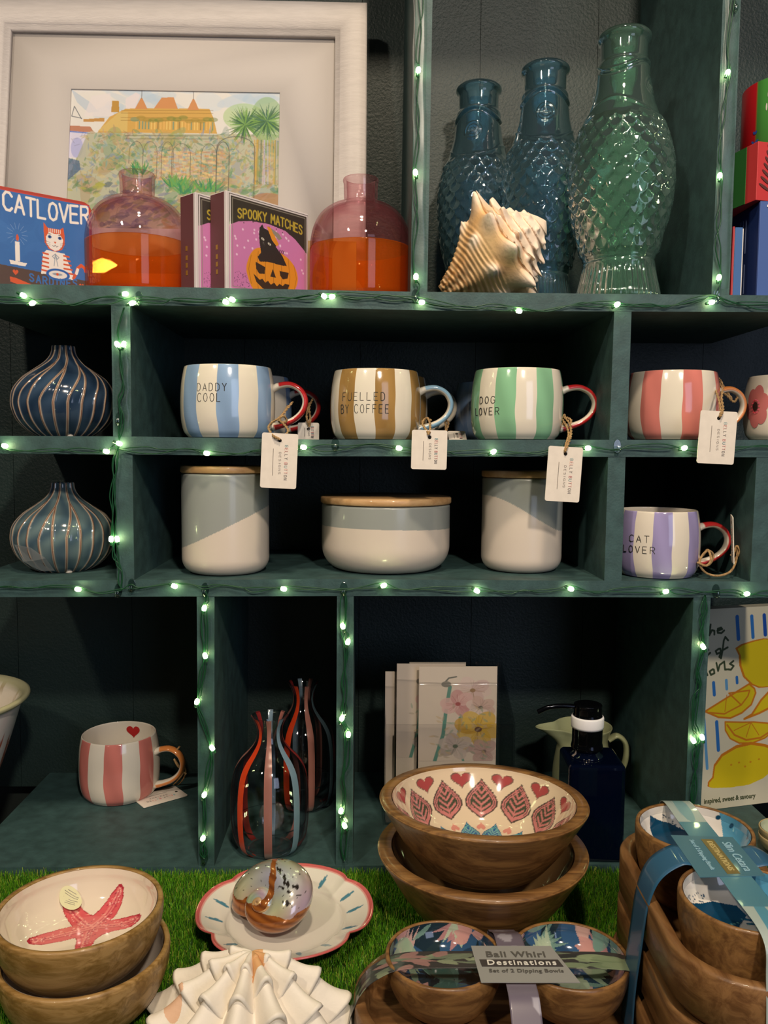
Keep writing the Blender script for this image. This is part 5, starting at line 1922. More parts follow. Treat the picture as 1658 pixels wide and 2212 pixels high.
def bowl(name, label, pos, R, H, rb, wmat, inlay=None, rimw=0.0075, seg=160, planar=True, rz=0.0, group=None, tilt=(0, 0), curve=1.0, inlay_col='ddcfbb', ys=0.13):
    t = thing(name, label, 'bowl', pos, rot=(tilt[0], tilt[1], rz), group=group)
    b = rb / R
    if curve > 0.5:
        o = prof([(b * .9, 0.0), (b, 0.015), (b + (1 - b) * .34, 0.10), (b + (1 - b) * .72, 0.34), (b + (1 - b) * .95, 0.68), (1.0, 0.90), (0.995, 0.97)], 44)
    else:
        o = prof([(b * .92, 0.0), (b, 0.015), (b + (1 - b) * .22, 0.12), (b + (1 - b) * .55, 0.42), (b + (1 - b) * .82, 0.74), (1.0, 0.95), (0.995, 0.985)], 44)
    o = o * np.array([R, H])
    ri = R - rimw
    k1 = 1 - rimw / R
    if curve > 0.5:
        s = [(k1 - .006, .985), (k1 * .985, 0.90), (k1 * (b + (1 - b) * .93), ys + (1 - ys) * 0.62), (k1 * (b + (1 - b) * .70), ys + (1 - ys) * 0.28), (k1 * (b + (1 - b) * .3), ys + .03), (k1 * b * .7, ys), (0.004, ys)]
    else:
        s = [(k1 - .006, .985), (k1 * .97, 0.90), (k1 * (b + (1 - b) * .74), 0.66), (k1 * (b + (1 - b) * .46), 0.40), (k1 * (b + (1 - b) * .2), ys + .05), (k1 * b * .7, ys), (0.004, ys)]
    ins = prof(s, 60) * np.array([R, H])
    wood_in = ins.copy()
    wood_in[:, 0] = np.maximum(wood_in[:, 0] + 0.0006, 0.0)
    wood_in[:, 1] -= 0.0012
    rim = [(R - .0008, H), (ri + .0008, H), (ri + 0.0002, H - .0006)]
    pr_ = np.vstack([[[0.0005, 0.001]], o, rim, wood_in])
    lathe('wooden_body', pr_, wmat, t, seg=seg)
    # inlay with its picture
    nseg = 420 if inlay is not None else 96
    nr = 150 if inlay is not None else 40
    q = prof(s, nr) * np.array([R, H])
    th = np.linspace(0, 2 * PI, nseg, endpoint=False)
    P = np.zeros((nseg, nr, 3))
    P[:, :, 0] = np.cos(th)[:, None] * q[None, :, 0]
    P[:, :, 1] = np.sin(th)[:, None] * q[None, :, 0]
    P[:, :, 2] = q[None, :, 1]
    if inlay is None:
        C = np.tile(np.array(lin(inlay_col)), (nseg, nr, 1))
    elif planar:
        arc = np.concatenate([np.cumsum(np.hypot(*np.diff(q, axis=0).T)[::-1])[::-1], [0]])
        k_ = (arc / arc[0])[None, :] * 0.5
        C = inlay.sample(0.5 + np.cos(th)[:, None] * k_, 0.5 - np.sin(th)[:, None] * k_)
    else:
        arc = np.concatenate([[0], np.cumsum(np.hypot(*np.diff(q, axis=0).T))])
        C = inlay.sample(((th[:, None] / (2 * PI) * 12) % 1) + 0 * q[None, :, 0], (arc / arc[-1])[None, :] + 0 * th[:, None])
    gridobj('enamel_inlay', P, M_ENAM, t, cu=True, cols=C)
    return t


# star fish bowls
def grass_spot(px, py, dz=0.0):
    return on_z(px, py, GT + dz)


cvs = Canvas(420, 420, 'ded0bc')
# five pointed starfish, seen in plan; far side of the bowl is the top of the canvas
cx_, cy_ = 210, 146
armt = [(-2.62, 118), (-1.12, 100), (-0.16, 112), (1.40, 92), (2.60, 140)]
armt = [(math.radians(a), r) for a, r in ((221, 106), (296, 112), (352, 106), (84, 96), (153, 122))]
for col_, gr_ in (('a8303e', 1.06), ('cf5a5e', 1.0)):
    pts = []
    for i, (a, r) in enumerate(armt):
        a2, r2 = armt[(i + 1) % 5]
        am = (a + ((a2 - a) % (2 * PI)) / 2)
        for da, fr_ in ((-0.38, .50), (-0.19, .78), (-0.075, .96), (0, 1.0), (0.075, .96), (0.19, .78), (0.38, .50)):
            pts.append((cx_ + r * fr_ * gr_ * math.cos(a + da), cy_ + r * fr_ * gr_ * math.sin(a + da)))
        pts.append((cx_ + 40 * gr_ * math.cos(am), cy_ + 40 * gr_ * math.sin(am)))
    cvs.poly(pts, col_)
for a, r in armt:
    e = (cx_ + r * .92 * math.cos(a), cy_ + r * .92 * math.sin(a))
    cvs.line([(cx_, cy_), e], 13, 'e08a80', 0.7)
    cvs.line([(cx_ + 6, cy_ + 6), (e[0] + 4, e[1] + 5)], 4, 'b03a48', 0.7)
    cvs.line([(cx_, cy_), e], 3.4, 'c04a58', 0.9)
    for k in range(56):
        u_ = rg.uniform(0.05, .98)
        o_ = rg.uniform(-1, 1) * 22 * (1 - u_ * .75)
        cvs.ell(cx_ + r * u_ * math.cos(a) - o_ * math.sin(a), cy_ + r * u_ * math.sin(a) + o_ * math.cos(a), 1.6, 1.6, rg.choice(['f0b8ac', 'eaa49a', '9a3048']), .85)
YS = 0.665
zlo, zup = GT, GT + 0.033
Rs = 178 * depth((-.3, YS, zlo + .05)) / F
xl_ = xat(187, YS, zlo + .055)
bowl('wooden_bowl', 'wooden bowl with white inlay underneath the starfish bowl', (xl_, YS - .004, zlo), Rs, 0.055, Rs * .55, M_MANGO, None, .005, group='round bowls with white inlay', inlay_col='cdbfb2')
xu_ = xat(172, YS, zup + .055)
sb = bowl('wooden_bowl', 'wooden bowl with a red starfish painted on white, top of its pair', (xu_, YS, zup + .002), Rs * .985, 0.054, Rs * .53, M_MANGO, cvs, .0048, group='round bowls with white inlay', ys=0.36)
# round sticker
stc = [(0, 0)]
pst = []
qx, qy = -0.0235, 0.0455
for ring in (0.0, 1.0):
    for u in np.linspace(0, 2 * PI, 24, endpoint=False):
        pst.append((qx + 0.0095 * ring * math.cos(u), qy + 0.0068 * ring * math.sin(u)))
def inl_z(x, y):
    r = math.hypot(x, y) / (Rs * .985)
    return np.interp(r, [0.0, .35, .62, .78, .88, .93], [.36, .37, .45, .58, .77, .9]) * 0.054 + 0.0009
V_ = [(x, y, inl_z(x, y) + .0006) for x, y in pst]
build('round_sticker', V_, [(i, (i + 1) % 24, 24 + (i + 1) % 24, 24 + i) for i in range(24)], mat('yellow_sticker', 'd3cfa4', 0.6), sb, True)
mbs = MB()
for k, (dy_, w_) in enumerate(((.0044, .0035), (.0031, .006), (.002, .0055), (.0001, .006), (-.0013, .004), (-.0026, .0045))):
    p0, p1 = (qx - w_, qy + dy_), (qx + w_, qy + dy_)
    mbs.tube([(x, y, inl_z(x, y) + .0009) for x, y in ((p0[0] + (p1[0] - p0[0]) * u, p0[1]) for u in np.linspace(0, 1, 5))], 0.00028 if k < 3 else .0002, 4)
mbs.make('sticker_print', TAGT, sb)

# large salad bowls
per = Canvas(120, 190, 'd9c3a8')


def leafmotif(c, x, y, s, w, c1, c2, c3):
    """heart shaped leaf, tip towards the rim (small v)"""
    def shape(k):
        pts = []
        for t in np.linspace(0, 1, 16):
            pts.append((x + k * w * math.sin(PI * t ** 1.35) * 1.0, y - k * s * .62 + k * s * 1.15 * t))
        pts2 = [(2 * x - a, b) for a, b in pts[::-1]]
        return pts + [(x, y + k * s * .40)] + pts2
    c.poly(shape(1.0), c2)
    c.poly(shape(0.90), c1)
    c.poly(shape(0.82), c2)
    c.poly(shape(0.76), c1)
    c.poly(shape(0.68), c3)
    for k in range(5):
        yy = y - s * .28 + k * s * .155
        ww = w * (.25 + .08 * k)
        for sg in (-1, 1):
            c.line([(x + sg * 1.5, yy + 5), (x + sg * ww * .6, yy), (x + sg * ww * 1.1, yy - s * .10)], 4.2, c1)
    c.line([(x, y + s * .1), (x, y + s * .46)], 3.5, c1)


leafmotif(per, 60, 54, 60, 55, 'c47a76', '5a4a44', '484c3c')


def wide_heart(c, x, y, w, h, col, flip=1):
    pts = []
    for t in np.linspace(0, 2 * PI, 28, endpoint=False):
        pts.append((x + w * math.sin(t) ** 3, y - flip * h * (13 * math.cos(t) - 5 * math.cos(2 * t) - 2 * math.cos(3 * t) - math.cos(4 * t)) / 15))
    c.poly(pts, col)


for x_ in (0, 120):
    wide_heart(per, x_, 19, 34, 14, '7a5a50')
    wide_heart(per, x_, 19, 29, 12, 'a54a4a')
    leafmotif(per, x_, 120, 46, 55, '6fa8a8', '2f5f86', '2a5a94')
wide_heart(per, 60, 101, 20, 8, 'd08a7c', -1)
for x_ in (30, 90):
    per.ell(x_, 165, 20, 9, '6a6a54')
    per.ell(x_, 165, 12, 5, 'b4a890')
YG = 0.80
Rg = 224 * depth((0.1, YG, GT + .07)) / F
xg = xat(1040, YG, GT + .06)
bowl('salad_bowl', 'large plain wooden salad bowl under the patterned one', (xg, YG, GT), Rg, 0.072, Rg * .50, M_MANGO2, None, 0.0135, curve=0, group='large wooden salad bowls', inlay_col='8a6a44')
xg2 = xat(1041.5, YG, GT + .1)
bowl('salad_bowl', 'large wooden salad bowl with pink leaf and heart pattern inside, stacked on top', (xg2, YG + .001, GT + .0495), Rg * 0.995, 0.070, Rg * .50, M_MANGO2, per, 0.0115, planar=False, rz=0.13, curve=0, group='large wooden salad bowls', tilt=(-0.045, 0.02), ys=0.2)

# ------------------------------------------------------------------ scalloped plate
pp_ = on_z(616, 1962, GT + .018)
Rp = 190 * depth(pp_) / F
pl_t = thing('scalloped_plate', 'white scalloped plate with pink rim and blue brush strokes', 'plate', (pp_.x, pp_.y, GT))


def lobe(th):
    f = np.ones_like(th)
    for a0 in (0.70, PI - 0.70, PI + 0.62, -0.62):
        d = (th - a0 + PI) % (2 * PI) - PI
        f = f - 0.085 * np.exp(-np.abs(d / 0.13) ** 1.3)
    return f


nth, cr = 360, prof([(0.0, 0.0035), (0.45, 0.0035), (0.60, 0.0042), (0.655, 0.0062), (0.70, 0.0095), (0.84, 0.0145), (0.95, 0.0185), (0.985, 0.0200), (1.0, 0.0196), (0.995, 0.0180), (0.93, 0.0150), (0.80, 0.0095), (0.68, 0.0045), (0.60, 0.0008), (0.56, 0.0), (0.54, 0.0012), (0.0, 0.0012)], 150)
th = np.linspace(0, 2 * PI, nth, endpoint=False)
L_ = lobe(th)[:, None]
k_ = np.clip((cr[None, :, 0] - 0.58) / 0.42, 0, 1)
rr = cr[None, :, 0] * Rp * (1 + (L_ - 1) * k_)
P = np.stack([rr * np.cos(th)[:, None], rr * np.sin(th)[:, None], cr[None, :, 1] + 0 * rr + (L_ - 1) * k_ * -0.015], -1)
C = np.tile(np.array(lin('ddd6cb')), (nth, 150, 1))
topside = (np.arange(150) < 80)[None, :]
isrim = (cr[None, :, 0] > 0.955) & (np.arange(150) < 92)[None, :] & np.ones((nth, 1), bool)
C[isrim] = lin('c4605e')
soft = (cr[None, :, 0] > 0.935) & (cr[None, :, 0] <= 0.955) & topside & np.ones((nth, 1), bool)
C[soft] = lin('d89c94')
for a0 in (2.42, 2.86, 3.28, 1.05, 0.48, 0.10, -0.38, 1.95, -0.9, -1.3, -1.8, -2.3):
    d = (th - a0 + PI) % (2 * PI) - PI
    u = (cr[None, :, 0] - 0.69) / 0.21
    m_ = (np.abs(d)[:, None] < 0.036 * np.sin(PI * np.clip(u, 0, 1) ** .7)) & (u > 0) & (u < 1) & topside
    C[m_] = lin('4f8296')
gridobj('plate_body', P, vcol('plate_glaze', 0.12, coat=0.6), pl_t, cu=True, cols=C)

# ------------------------------------------------------------------ polished turban shell
def turban():
    turns, nt, nu = 3.35, 620, 150
    th = np.linspace(0, turns * 2 * PI, nt)
    ph = np.linspace(0, 2 * PI, nu, endpoint=False)
    TH, PH = np.meshgrid(th, ph, indexing='ij')
    k = 0.165
    g = np.exp(k * (TH - turns * 2 * PI))
    A, B = 0.0245, 0.0262
    tail = np.clip((TH - (turns * 2 * PI - 1.3)) / 1.3, 0, 1)
    tap = np.sqrt(np.clip(1 - tail ** 2, 0.0004, 1))
    A2 = A - 0.010 * tail ** 1.5
    r = g * (A2 + B * tap * np.cos(PH))
    X, Y_ = r * np.cos(TH), r * np.sin(TH)
    Z = -g * (0.0330) + g * B * 0.98 * tap * np.sin(PH)
    P = np.stack([X, Y_, Z], -1)
    n1 = 0.5 + 0.5 * np.sin(TH * 2.3 + 5 * np.sin(PH * 2))
    pearl = np.stack([0.50 + 0.08 * np.sin(PH * 2 + TH * 1.5), 0.48 + 0.06 * np.sin(PH * 3 + TH * 2 + 2), 0.43 + 0.10 * np.sin(PH * 2 - TH * 2 + 4)], -1)
    C = pearl * (0.86 + 0.14 * n1[..., None])
    age = (TH / (turns * 2 * PI))
    amber = np.array(lin('8a4f22'))
    amber2 = np.array(lin('b06a2c'))
    # amber band winding over the last turn and on the base
    ph_ = (PH + PI) % (2 * PI) - PI
    cb = 0.15 + 0.25 * np.sin(TH * 3)
    band = (np.abs(ph_ - (-1.35 + 0.10 * np.sin(TH * 7))) < 0.62) & (age > 0.55)
    band2 = (np.abs(((TH - (turns * 2 * PI - 2.55)) - 0.16 * np.sin(PH * 3))) < 0.23) & (np.abs(ph_) < 2.2)
    m_ = band & (TH < 0)
    C[m_] = (amber * (1 - n1[m_][:, None]) + amber2 * n1[m_][:, None])
    sp = (np.sin(TH * 17 + 3 * np.sin(PH * 5)) * np.sin(PH * 9 + TH * 4) > 0.96) & (ph_ > 0.1) & (age > 0.80) & ~m_
    C[sp] = lin('2e2a28')
    gold = age < 0.50
    C[gold] = C[gold] * 0.35 + np.array(lin('d39a44')) * 0.65
    m = vcol('mother_of_pearl', 0.16, coat=0.7, metal=0.25, bump=0.12, bscale=60)
    return gridobj('turban_seashell', P.reshape(nt, nu, 3), m, None, cv=True, cols=C, flip=True)


ts = turban()
tagp(ts, 'polished pearly spiral seashell with amber band resting on the scalloped plate', 'seashell')
pt = on_z(606, 1992, GT + .004)
ts.location = (pt.x - 0.014, pt.y + 0.012, GT + 0.038)
zax = Vector((-0.62, -0.62, 0.50)).normalized()
xax = Vector((0, 1, 0.3)).cross(zax).normalized()
yax = zax.cross(xax)
ts.rotation_euler = (Matrix((xax, yax, zax)).transposed() @ Matrix.Rotation(1.35, 3, 'Z')).to_euler()
ts.scale = (1.38, 1.38, 1.38)
me_ = ts.data
co = np.zeros(len(me_.vertices) * 3, dtype=np.float32)
me_.vertices.foreach_get('co', co)
co = co.reshape(-1, 3).astype(float)
Mr = np.array(ts.rotation_euler.to_matrix())
wc = (co @ Mr.T) * np.array([1.52, 1.38, 1.18])
ts.rotation_euler = (0, 0, 0)
ts.scale = (1, 1, 1)
low_ = np.percentile(wc[:, 2], 5)
wc[:, 2] = np.maximum(wc[:, 2], low_)
me_.vertices.foreach_set('co', wc.astype(np.float32).ravel())
me_.update()
ts.location.z = GT + 0.0042 - wc[:, 2].min()
ts.location.x = xat(598, 0.75, GT + .03) - (wc[:, 0].max() + wc[:, 0].min()) / 2
ts.location.y = 0.75 - (wc[:, 1].max() + wc[:, 1].min()) / 2
cc_ = np.zeros(len(co) * 4, dtype=np.float32)
me_.color_attributes['Col'].data.foreach_get('color', cc_)
cc_ = cc_.reshape(-1, 4)
ts.location.z = GT + 0.0042 - 1.38 * wc[:, 2].min()
ts.location.x = xat(598, pt.y + .01, GT + .04) - 1.38 * (wc[:, 0].max() + wc[:, 0].min()) / 2
ts.location.y = pt.y + .012 - 1.38 * (wc[:, 1].max() + wc[:, 1].min()) / 2
c0_ = (wc.max(0) + wc.min(0)) / 2
ex = (wc.max(0) - wc.min(0)) / 2
uu = (wc[:, 0] - c0_[0]) / ex[0]
vv = (wc[:, 2] - c0_[2]) / ex[2]
c0_ = (wc.max(0) + wc.min(0)) / 2
ex = (wc.max(0) - wc.min(0)) / 2
uu = (wc[:, 0] - c0_[0]) / ex[0]
vv = (wc[:, 2] - c0_[2]) / ex[2]
wob = 0.07 * np.sin(uu * 9) + 0.05 * np.sin(vv * 13 + uu * 5)
front = wc[:, 1] < c0_[1] + 0.5 * ex[1]
mid_ = np.interp(vv, [-0.6, -0.4, -0.1, 0.2, 0.5, 1.0], [-0.62, -0.5, -0.22, 0.0, 0.08, 0.04])
am_ = (vv < -0.24 + 0.1 * uu + wob) | ((np.abs(uu - mid_ + wob * .4) < 0.09 + 0.10 * np.clip(0.3 - vv, 0, 1)) & front)
for su, sv, sr in ((0.35, .82, .05), (.2, .92, .04), (.42, .70, .06), (.62, .62, .05), (.5, .52, .045), (.30, .60, .035), (.45, .22, .07), (.7, .4, .03), (.12, .78, .035), (-.2, .95, .03)):
    sp_ = (np.hypot((uu - su) * 0.8, vv - sv + .3 * (uu - su)) < sr * (1 + .4 * np.sin(uu * 60))) & front
    cc_[sp_, :3] = lin('2f2a26')
tone = 0.5 + 0.5 * np.sin(vv * 22 + uu * 6)
cc_[am_, :3] = (np.array(lin('7a4320'))[None] * (1 - tone[am_, None]) + np.array(lin('a8642c'))[None] * tone[am_, None])
me_.color_attributes['Col'].data.foreach_set('color', cc_.ravel())

# ------------------------------------------------------------------ ruffled giant clam shell
def clam():
    nr, na = 300, 640
    r = np.linspace(0.0, 1, nr)
    a = np.linspace(-1.85, 1.85, na)
    Rr, A_ = np.meshgrid(r, a, indexing='ij')
    pitch_ = 3.7 / 6.5
    ph = (A_ + 0.12) / pitch_
    fold = np.cos(2 * PI * ph)
    idx = np.round(ph)
    off = np.array([0.1, 0.55, 0.3, 0.75, 0.0, 0.5, 0.25, 0.65, 0.9])[(idx.astype(int)) % 9]
    L = 0.080 + 0.0075 * fold * Rr
    u = Rr * 3.8 + off
    s_ = u % 1.0
    crest = np.clip((fold + 0.75) / 1.3, 0, 1) ** 0.7
    scute = np.where(s_ > 0.25, ((s_ - 0.25) / 0.75) ** 2.6, 0) * crest * np.clip((Rr - 0.06) * 4, 0, 1)
    rad = 0.97 * Rr * L + 0.006 * scute * (0.3 + Rr)
    X = rad * np.sin(A_)
    Y_ = 0.038 - rad * np.cos(A_) * 0.92
    Z = 0.058 * (1 - Rr ** 1.6) + 0.0075 * fold * np.sin(PI * np.clip(Rr, 0, 1)) ** .5 + 0.0050 * scute
    Z = np.maximum(Z, 0.0008)
    P = np.stack([X, Y_, Z], -1)
    C = np.tile(np.array(lin('e4dbcc')), (nr, na, 1))
    warm = (np.hypot(X + 0.0, Y_ - 0.030) < 0.012) & (X > 0.001)
    C[warm] = lin('d3a06c')
    warm2 = np.hypot(X + 0.058, Y_ - 0.02) < 0.007
    C[warm2] = lin('d9b090')
    return P, C


P, C = clam()
cl = gridobj('clam_shell', P, vcol('chalky_shell', 0.6, bump=0.25, bscale=140), None, cols=C)
so = cl.modifiers.new('thickness', 'SOLIDIFY')
so.thickness = 0.0022
tagp(cl, 'large white ruffled clam shell lying on the grass at the bottom edge', 'seashell')
pc_ = on_z(537, 2160, GT + .02)
cl.location = (xat(537, 0.622, GT + .03), 0.603, GT + 0.0015)
cl.rotation_euler = (0, 0, 0)

# ------------------------------------------------------------------ dipping bowl sets
def stadium(a, b, r, n=14):
    """rounded rectangle outline of half sizes a, b"""
    p = []
    for (cx_, cy_, a0) in ((a - r, b - r, 0), (-a + r, b - r, PI / 2), (-a + r, -b + r, PI), (a - r, -b + r, 1.5 * PI)):
        for k in range(n + 1):
            t = a0 + PI / 2 * k / n
            p.append((cx_ + r * math.cos(t), cy_ + r * math.sin(t)))
    return p


def tray(label, pos, rz, a=0.124, b=0.066, h=0.021, m=None):
    t = thing('serving_tray', label, 'tray', pos, rz=rz)
    rings = []
    for (off, z) in ((0.012, 0.0), (0.005, 0.002), (0.0, 0.009), (0.0, h - .002), (0.0015, h), (0.008, h), (0.0095, h - .0015), (0.0125, 0.009), (0.018, 0.0065)):
        r = min(a, b) * .96 - off
        rings.append([(x, y, z) for x, y in stadium(a - off, b - off, r)])
    P = np.array(rings)
    n, k = P.shape[:2]
    f = [tuple(x) for x in gfaces(n, k, False, True)]
    f += [tuple(range(k))[::-1], tuple(range((n - 1) * k, n * k))]
    build('tray_body', P.reshape(-1, 3), f, m or M_ACAC, t, True)
    return t


def tropic(seed):
    c = Canvas(230, 230, '1f2f3a')
    r_ = random.Random(seed)
    for _ in range(30):
        c.ell(r_.uniform(0, 230), r_.uniform(0, 230), 40, 26, r_.choice(['2f4f78', '1c2a30', '3a5f8a', '26383c', '1a2226']), 0.6, r_.uniform(0, 3))
    for _ in range(30):
        x, y, a = r_.uniform(-10, 240), r_.uniform(-10, 240), r_.uniform(0, 2 * PI)
        cc = r_.choice(['6f8f86', '8fa48c', '4f6f6a', 'a8b8a0', '3f5f5a', 'c4a09a', 'b07f80'])
        for k in range(r_.choice([1, 5, 7])):
            c.leaf(x, y, r_.uniform(30, 74), r_.uniform(3, 10), a + (k - 3) * .22, cc, .85)
    for _ in range(5):
        x, y, a = r_.uniform(20, 210), r_.uniform(20, 210), r_.uniform(0, 2 * PI)
        for k in range(5):
            c.leaf(x, y, 34, 9, a + k * .5, 'c08f8a', .9)
    return c


def sea(seed):
    c = Canvas(230, 230, 'd8d2cc')
    r_ = random.Random(seed)
    T1, T2, T3 = '1f5a78', '12405f', '4f8fb0'
    c.poly([(0, 0), (60, 0), (40, 60), (70, 120), (50, 230), (0, 230)], T3)
    for k in range(5):
        c.line([(30 + k * 6, 40), (60 + k * 10, 60 + 16 * k), (110, 80 + 18 * k)], 5, T1)
    c.poly([(110, 60), (150, 46), (190, 66), (214, 110), (200, 140), (160, 130), (120, 100)], T1)
    c.poly([(90, 130), (130, 118), (180, 140), (196, 178), (150, 196), (104, 180), (80, 152)], T2)
    c.poly([(104, 178), (150, 190), (190, 180), (170, 210), (120, 206)], 'e2dcd4')
    for k in range(26):
        c.ell(112 + r_.uniform(-6, 60), 192 + r_.uniform(-8, 8), 1.4, 1.4, T2)
    c.line([(52, 24), (74, 16), (90, 30), (84, 50), (68, 54)], 5, T1)
    c.poly([(196, 30), (224, 60), (228, 100), (206, 86)], T2)
    for k in range(40):
        c.ell(r_.uniform(100, 210), r_.uniform(56, 130), 1.5, 1.5, '6fa8a0', .8)
    for k in range(5):
        a = k * 2 * PI / 5
        c.leaf(176, 34, 12, 2.4, a, 'b0504c')
    for k in range(7):
        c.ell(30 + r_.uniform(-20, 30), 60 + k * 24, 6, 4, T2)
    return c


def set_frame(cx, cy, z, rz):
    ca, sa = math.cos(rz), math.sin(rz)
    return lambda x, y, dz=0.0: (cx + x * ca - y * sa, cy + x * sa + y * ca, z + dz)


def band(name, label, pos, rz, xs, zs, y0, y1, canvas, wm, strap=None, cat='sleeve'):
    """card band following the (xs, zs) profile along the local x axis, between y0 and y1"""
    t = thing(name, label, cat, pos, rz=rz)
    path = np.array(smooth_path([(x, 0, z) for x, z in zip(xs, zs)], 14))
    arc = np.concatenate([[0], np.cumsum(np.hypot(np.diff(path[:, 0]), np.diff(path[:, 2])))])
    nu, nv = 340, 70
    xi = np.interp(np.linspace(0, arc[-1], nu), arc, path[:, 0])
    zi = np.interp(np.linspace(0, arc[-1], nu), arc, path[:, 2])
    U, V = np.meshgrid(np.linspace(0, 1, nu), np.linspace(0, 1, nv), indexing='xy')
    P = np.stack([np.tile(xi, (nv, 1)), y1 + (y0 - y1) * V, np.tile(zi, (nv, 1))], -1)
    o = gridobj('card_band', P, wm, t, cols=canvas.sample(U, V))
    so = o.modifiers.new('thickness', 'SOLIDIFY')
    so.thickness = 0.0005
    return t


RD = 0.0478
# near set, dark tropical
rzA = math.radians(-1.0)
pA = on_z(1104, 2100, GT + .05)
zA = GT
cxA, cyA = pA.x, pA.y
S = set_frame(cxA, cyA, zA, rzA)
bl = at(962, 2057, cyA)
dL = xat(962, cyA, GT + .06) - cxA
dR = xat(1240, cyA, GT + .06) - cxA
tray('oval wooden tray under the dark leaf patterned dipping bowls, front right of the grass', S(-0.001, 0.007), rzA, a=0.1245, b=0.071, h=0.027)
bowl('dipping_bowl', 'small wooden dipping bowl with dark leaf print, left one under the grey label', S(dL, 0.017, 0.0105), RD, 0.045, 0.024, M_MANGO2, tropic(3), .0035, ys=0.5, group='small leaf print dipping bowls', seg=120)
bowl('dipping_bowl', 'small wooden dipping bowl with dark leaf print, right one under the grey label', S(dR, 0.016, 0.0105), RD, 0.045, 0.024, M_MANGO2, tropic(8), .0035, ys=0.5, group='small leaf print dipping bowls', seg=120)
cb_ = Canvas(360, 80, '3a3838')
r_ = random.Random(21)
for _ in range(70):
    cb_.leaf(r_.uniform(0, 360), r_.uniform(0, 80), r_.uniform(20, 60), r_.uniform(3, 9), r_.uniform(0, 6.3), r_.choice(['4f5a50', '6f7a66', '2f3232', '8a9478', '44484a']), .8)
for _ in range(7):
    cb_.leaf(100 + r_.uniform(-30, 20), 40 + r_.uniform(-20, 20), 34, 7, r_.uniform(0, 6.3), '93706c', .9)
for _ in range(14):
    cb_.ell(262 + r_.uniform(-30, 30), 40 + r_.uniform(-30, 30), 15, 12, r_.choice(['78866a', '869474', '6a7a5e']), .9)
M_SLV = vcol('satin_sleeve', 0.28, coat=0.4)
zb_ = 0.0578
xsA = [-0.1295, -0.127, -0.118, -0.104, -0.086, -0.05, 0.0, 0.05, 0.086, 0.104, 0.118, 0.127, 0.1295]
zsA = [0.004, 0.018, 0.038, 0.050, 0.0565, zb_, zb_, zb_, 0.0565, 0.050, 0.038, 0.018, 0.004]
slA = band('card_sleeve', 'dark leaf printed card sleeve with grey label wrapped over the near dipping set', S(0, 0, 0), rzA, xsA, zsA, -0.0075, 0.0145, cb_, M_SLV)
M_LAB = mat('grey_label', '8f8f8c', 0.35, coat=0.2)
M_LABD = mat('dark_label', '3f3a3a', 0.4)
M_LTX = mat('label_print', '55534f', 0.5)
M_LTW = mat('white_label_print', 'd8d4cc', 0.5)
LX = 0.0045
solid('label_panel', [(-0.0345 + LX, 0.021), (0.031 + LX, 0.021), (0.044 + LX, -0.026), (-0.032 + LX, -0.026)], M_LAB, slA, 0.0005, axis='z', off=zb_ + .0006)
solid('label_strip', [(-0.030 + LX, 0.0022), (0.033 + LX, 0.0022), (0.0355 + LX, -0.0068), (-0.029 + LX, -0.0068)], M_LABD, slA, 0.0003, axis='z', off=zb_ + .0011)
zz = zb_ + .0015
text_mesh('Bali Whirl', 0.0105, M_LTX, slA, loc=(LX + .000, 0.0085, zz), offset=0.0002, spacing=1.12, shear=0.0)
text_mesh('Destinations', 0.0088, M_LTW, slA, loc=(LX + .003, -0.0022, zz), offset=0.00015, spacing=1.22)
text_mesh('Set of 2 Dipping Bowls', 0.0058, M_LTX, slA, loc=(LX + .005, -0.0125, zz), offset=0.0001, spacing=1.08)
# strap to front and back
for sgn, ya, yb_ in ((-1, -0.026, -0.0665), (1, 0.021, 0.0805)):
    ys_ = [ya, ya + (yb_ - ya) * .35, ya + (yb_ - ya) * .75, yb_, yb_ - 0.0005 * sgn]
    zs_ = [zb_, zb_ - 0.002, zb_ - 0.014, 0.034, 0.006]
    pth = smooth_path([(0, y, z) for y, z in zip(ys_, zs_)], 10)
    P = np.array([[(x, p[1], p[2]) for p in pth] for x in np.linspace(-0.0115 + .003, 0.0115 + .003, 16)])
    cs_ = Canvas(16, 60, '6a6270')
    for _ in range(5):
        cs_.leaf(r_.uniform(0, 16), r_.uniform(0, 60), 12, 4, r_.uniform(0, 6), 'a8a4b0', .8)
    Uu, Vv = np.meshgrid(np.linspace(0, 1, 16), np.linspace(0, 1, P.shape[1]), indexing='ij')
    o = gridobj('strap', P, M_SLV, slA, cols=cs_.sample(Uu, Vv))
    so = o.modifiers.new('thickness', 'SOLIDIFY')
    so.thickness = 0.0005

